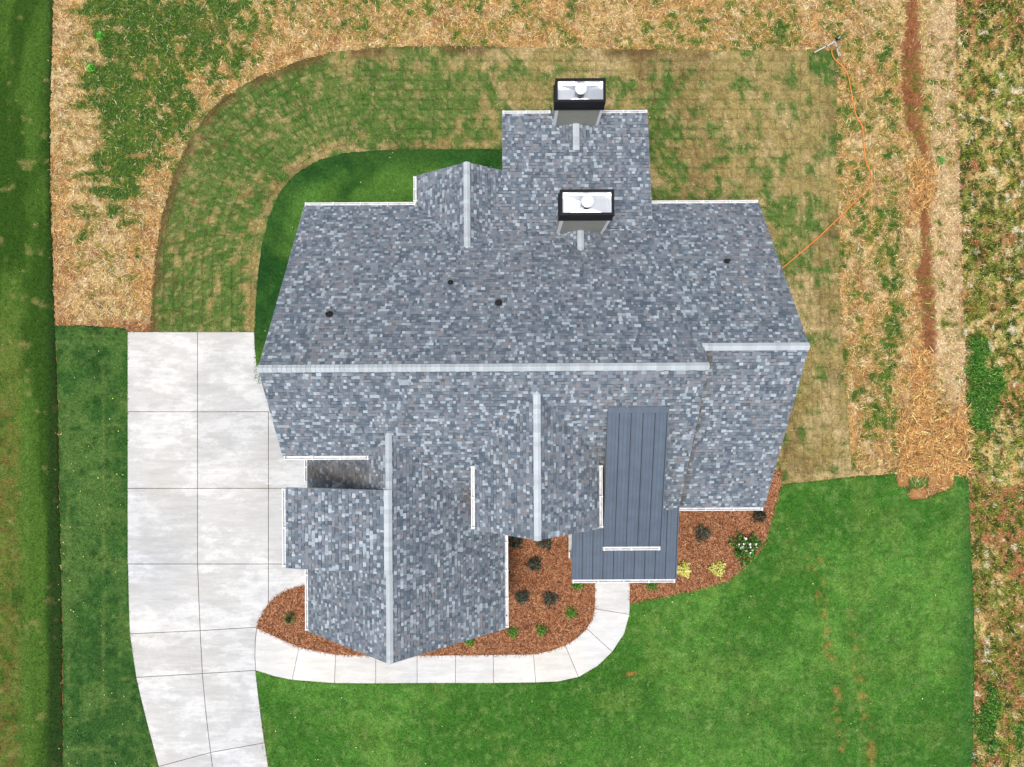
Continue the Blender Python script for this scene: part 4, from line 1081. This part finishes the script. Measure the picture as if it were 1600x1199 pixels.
for i, (x, y, r, lab) in enumerate([
    (835, 882, .27, 'dark shrub in the courtyard bed, nearest below the front gable peak'), (816, 933, .27, 'dark shrub in the courtyard bed closest to the garage roof edge'),
    (860, 936, .28, 'dark shrub in the courtyard bed nearest the bend of the walkway'), (1097, 834, .34, 'large dark spiky shrub in the middle of the right hand bed'),
    (1186, 806, .27, 'blackish round shrub at the outer corner of the right wing roof'), (805, 846, .3, 'dark shrub half hidden under the left rake of the front gable'),
    (851, 847, .3, 'dark shrub half hidden under the right rake of the front gable')]):
    shrub('shrub', x, y, r*.88, .36, 400, .12, .022, DK if i != 4 else [c*.55 for c in DK], lab, 'shrub', GD, 30+i)
for i, (x, y, r, lab) in enumerate([
    (801, 988, .2, 'bright green shrub beside the lower right corner of the garage roof'), (846, 985, .2, 'bright green shrub in the lower middle of the courtyard bed'),
    (892, 958, .21, 'bright green shrub beside the curving walkway edge'), (902, 914, .2, 'bright green shrub at the left corner of the front porch gutter'),
    (1019, 914, .2, 'bright green shrub just right of the walkway by the porch gutter'), (733, 1001, .2, 'bright green shrub peeking out below the garage gable rake')]):
    shrub('shrub', x, y, r, .28, 300, .055, .035, GN, lab, 'shrub', GG, 50+i)
shrub('shrub', 1068, 890, .26, .3, 420, .09, .045, YE, 'yellow shrub in the right bed, the one nearer the porch', 'shrub', GY, 61)
shrub('shrub', 1121, 889, .26, .3, 420, .09, .045, YE, 'yellow shrub in the right bed, the one farther from the porch', 'shrub', GY, 62)
shrub('flowering_bush', 1166, 856, .56, .55, 1100, .10, .05, [L(58, 104, 36), L(92, 146, 52), L(38, 76, 26), L(112, 160, 70)], 'large green bush with white blossoms at the lawn edge', 'bush', None, 63, flowers=17)
shrub('ornamental_grass', 453, 966, .30, .35, 170, .2, .012, [L(120, 138, 80), L(160, 160, 106), L(84, 100, 52)], 'spiky grey green grass tuft in the bed left of the garage', 'plant', None, 64, arch=True)
# bright green weed clumps at the field edge
for i, (x, y, r, lab) in enumerate([(1468, 252, .16, 'lone bright green weed clump in the pale straw right of the trench'), (158, 57, .16, 'bright green weed clump in the upper left straw patch'),
                                    (143, 108, .16, 'bright green weed clump beside the older lawn near the upper left')]):
    shrub('weed_clump', x, y, r, .12, 120, .07, .04, [L(96, 190, 60), L(60, 150, 50), L(130, 205, 80)], lab, 'weed', None, 70+i)
def m_bright(px, py):
    n3 = fbm(px, py, 14, 8)
    b = np.exp(-((px-1528)/20)**2)*sm(py, 500, 560)*(1-sm(py, 655, 690)); b = np.maximum(b, .8*np.exp(-((px-1556)/14)**2-((py-600)/30)**2))
    b = np.maximum(b, .9*np.exp(-((px-1545)/20)**2-((py-1120)/60)**2)); b = np.maximum(b, .6*np.exp(-((px-1590)/20)**2-((py-1150)/60)**2))
    return sm(b+(n3-.5)*1.5, .42, .7)
px, py = scatter([(1490, 480), (1640, 480), (1640, 1230), (1522, 1230)], 650, m_bright, [FRONT])
strands('ground_cover', px, py, .02, lambda a, b: np.array(GN)[RNG.integers(0, 4, len(a))]*.8, M['blade'], 'bright green leafy ground cover spreading along the field edge', 'ground cover', .06, .14, .03, upright=True, vs=.35)

# ================================================================ SPRINKLER AND HOSE
sx, sy = G(1304, 66); sp = empty('tripod_sprinkler', (sx, sy, .03)); tag(sp, 'white tripod sprinkler standing at the top right corner of the sod', 'sprinkler')
def rel(px, py, z):
    s = F/(H-z); return ((px-CX)/s-sx, (CY-py)/s-sy, z-.03)
apex = rel(1305, 65, .75)
for p in ((1271, 83), (1311, 89), (1313, 57)):
    foot = rel(p[0], p[1], .03); lg = MB(); lg.tube([apex, foot], .028, 8); l_ = lg.build('leg', M['pvc'], sp)
    a = Vector(apex); b = Vector(foot)
    j = MB(); q = a.lerp(b, .35); q2 = a.lerp(b, .41); j.tube([q, q2], .03, 8); q = a.lerp(b, .66); q2 = a.lerp(b, .70); j.tube([q, q2], .027, 8); j.tube([b-(b-a)*.05, b], .03, 8); j.build('clamp', M['rubber'], l_)
m = MB(); m.tube([Vector(apex)+Vector((0, 0, -.2)), Vector(apex)+Vector((0, 0, .12))], .03, 10); m.build('riser', M['pvc'], sp)
m = MB(); ap = Vector(apex); m.tube([ap+Vector((0, 0, .12)), ap+Vector((0, 0, .2))], .045, 10); m.tube([ap+Vector((-.1, .05, .18)), ap+Vector((.12, -.05, .2))], .02, 8); m.build('sprinkler_head', M['black'], sp)
m = MB()
for p, q in ((0, 1), (1, 2), (2, 0)):
    ft = [rel(1271, 83, .03), rel(1311, 89, .03), rel(1313, 57, .03)]
    m.tube([ap.lerp(Vector(ft[p]), .38), ap+Vector((0, 0, -.19))], .01, 6)
m.build('brace', M['pvc'], sp)
hp = [(1304, 66, .5), (1300, 73, .25), (1300, 84, .06), (1306, 95, .05), (1318, 105, .05), (1325, 118, .045), (1329, 137, .05), (1333, 160, .045), (1338, 181, .05), (1347, 198, .045), (1350, 226, .05), (1352.5, 250, .045),
      (1361, 272, .05), (1361, 286, .05), (1354, 297, .045), (1336, 315, .05), (1309, 342, .06), (1280, 370, .065), (1252, 394, .065), (1225, 417, .065), (1195, 440, .065), (1150, 470, .065)]
P = [Vector(((a-CX)/(F/(H-z)), (CY-b)/(F/(H-z)), z)) for a, b, z in hp]; Q = []
for i in range(len(P)-1):
    p0, p1, p2, p3 = P[max(i-1, 0)], P[i], P[i+1], P[min(i+2, len(P)-1)]
    for k in range(5):
        t = k/5; Q.append(.5*((2*p1)+(-p0+p2)*t+(2*p0-5*p1+4*p2-p3)*t*t+(-p0+3*p1-3*p2+p3)*t**3))
Q.append(P[-1])
m = MB(); m.tube(Q, .024, 8); o = m.build('garden_hose', M['orange'], None, True); tag(o, 'orange garden hose winding from the sprinkler to the right side of the house', 'hose')
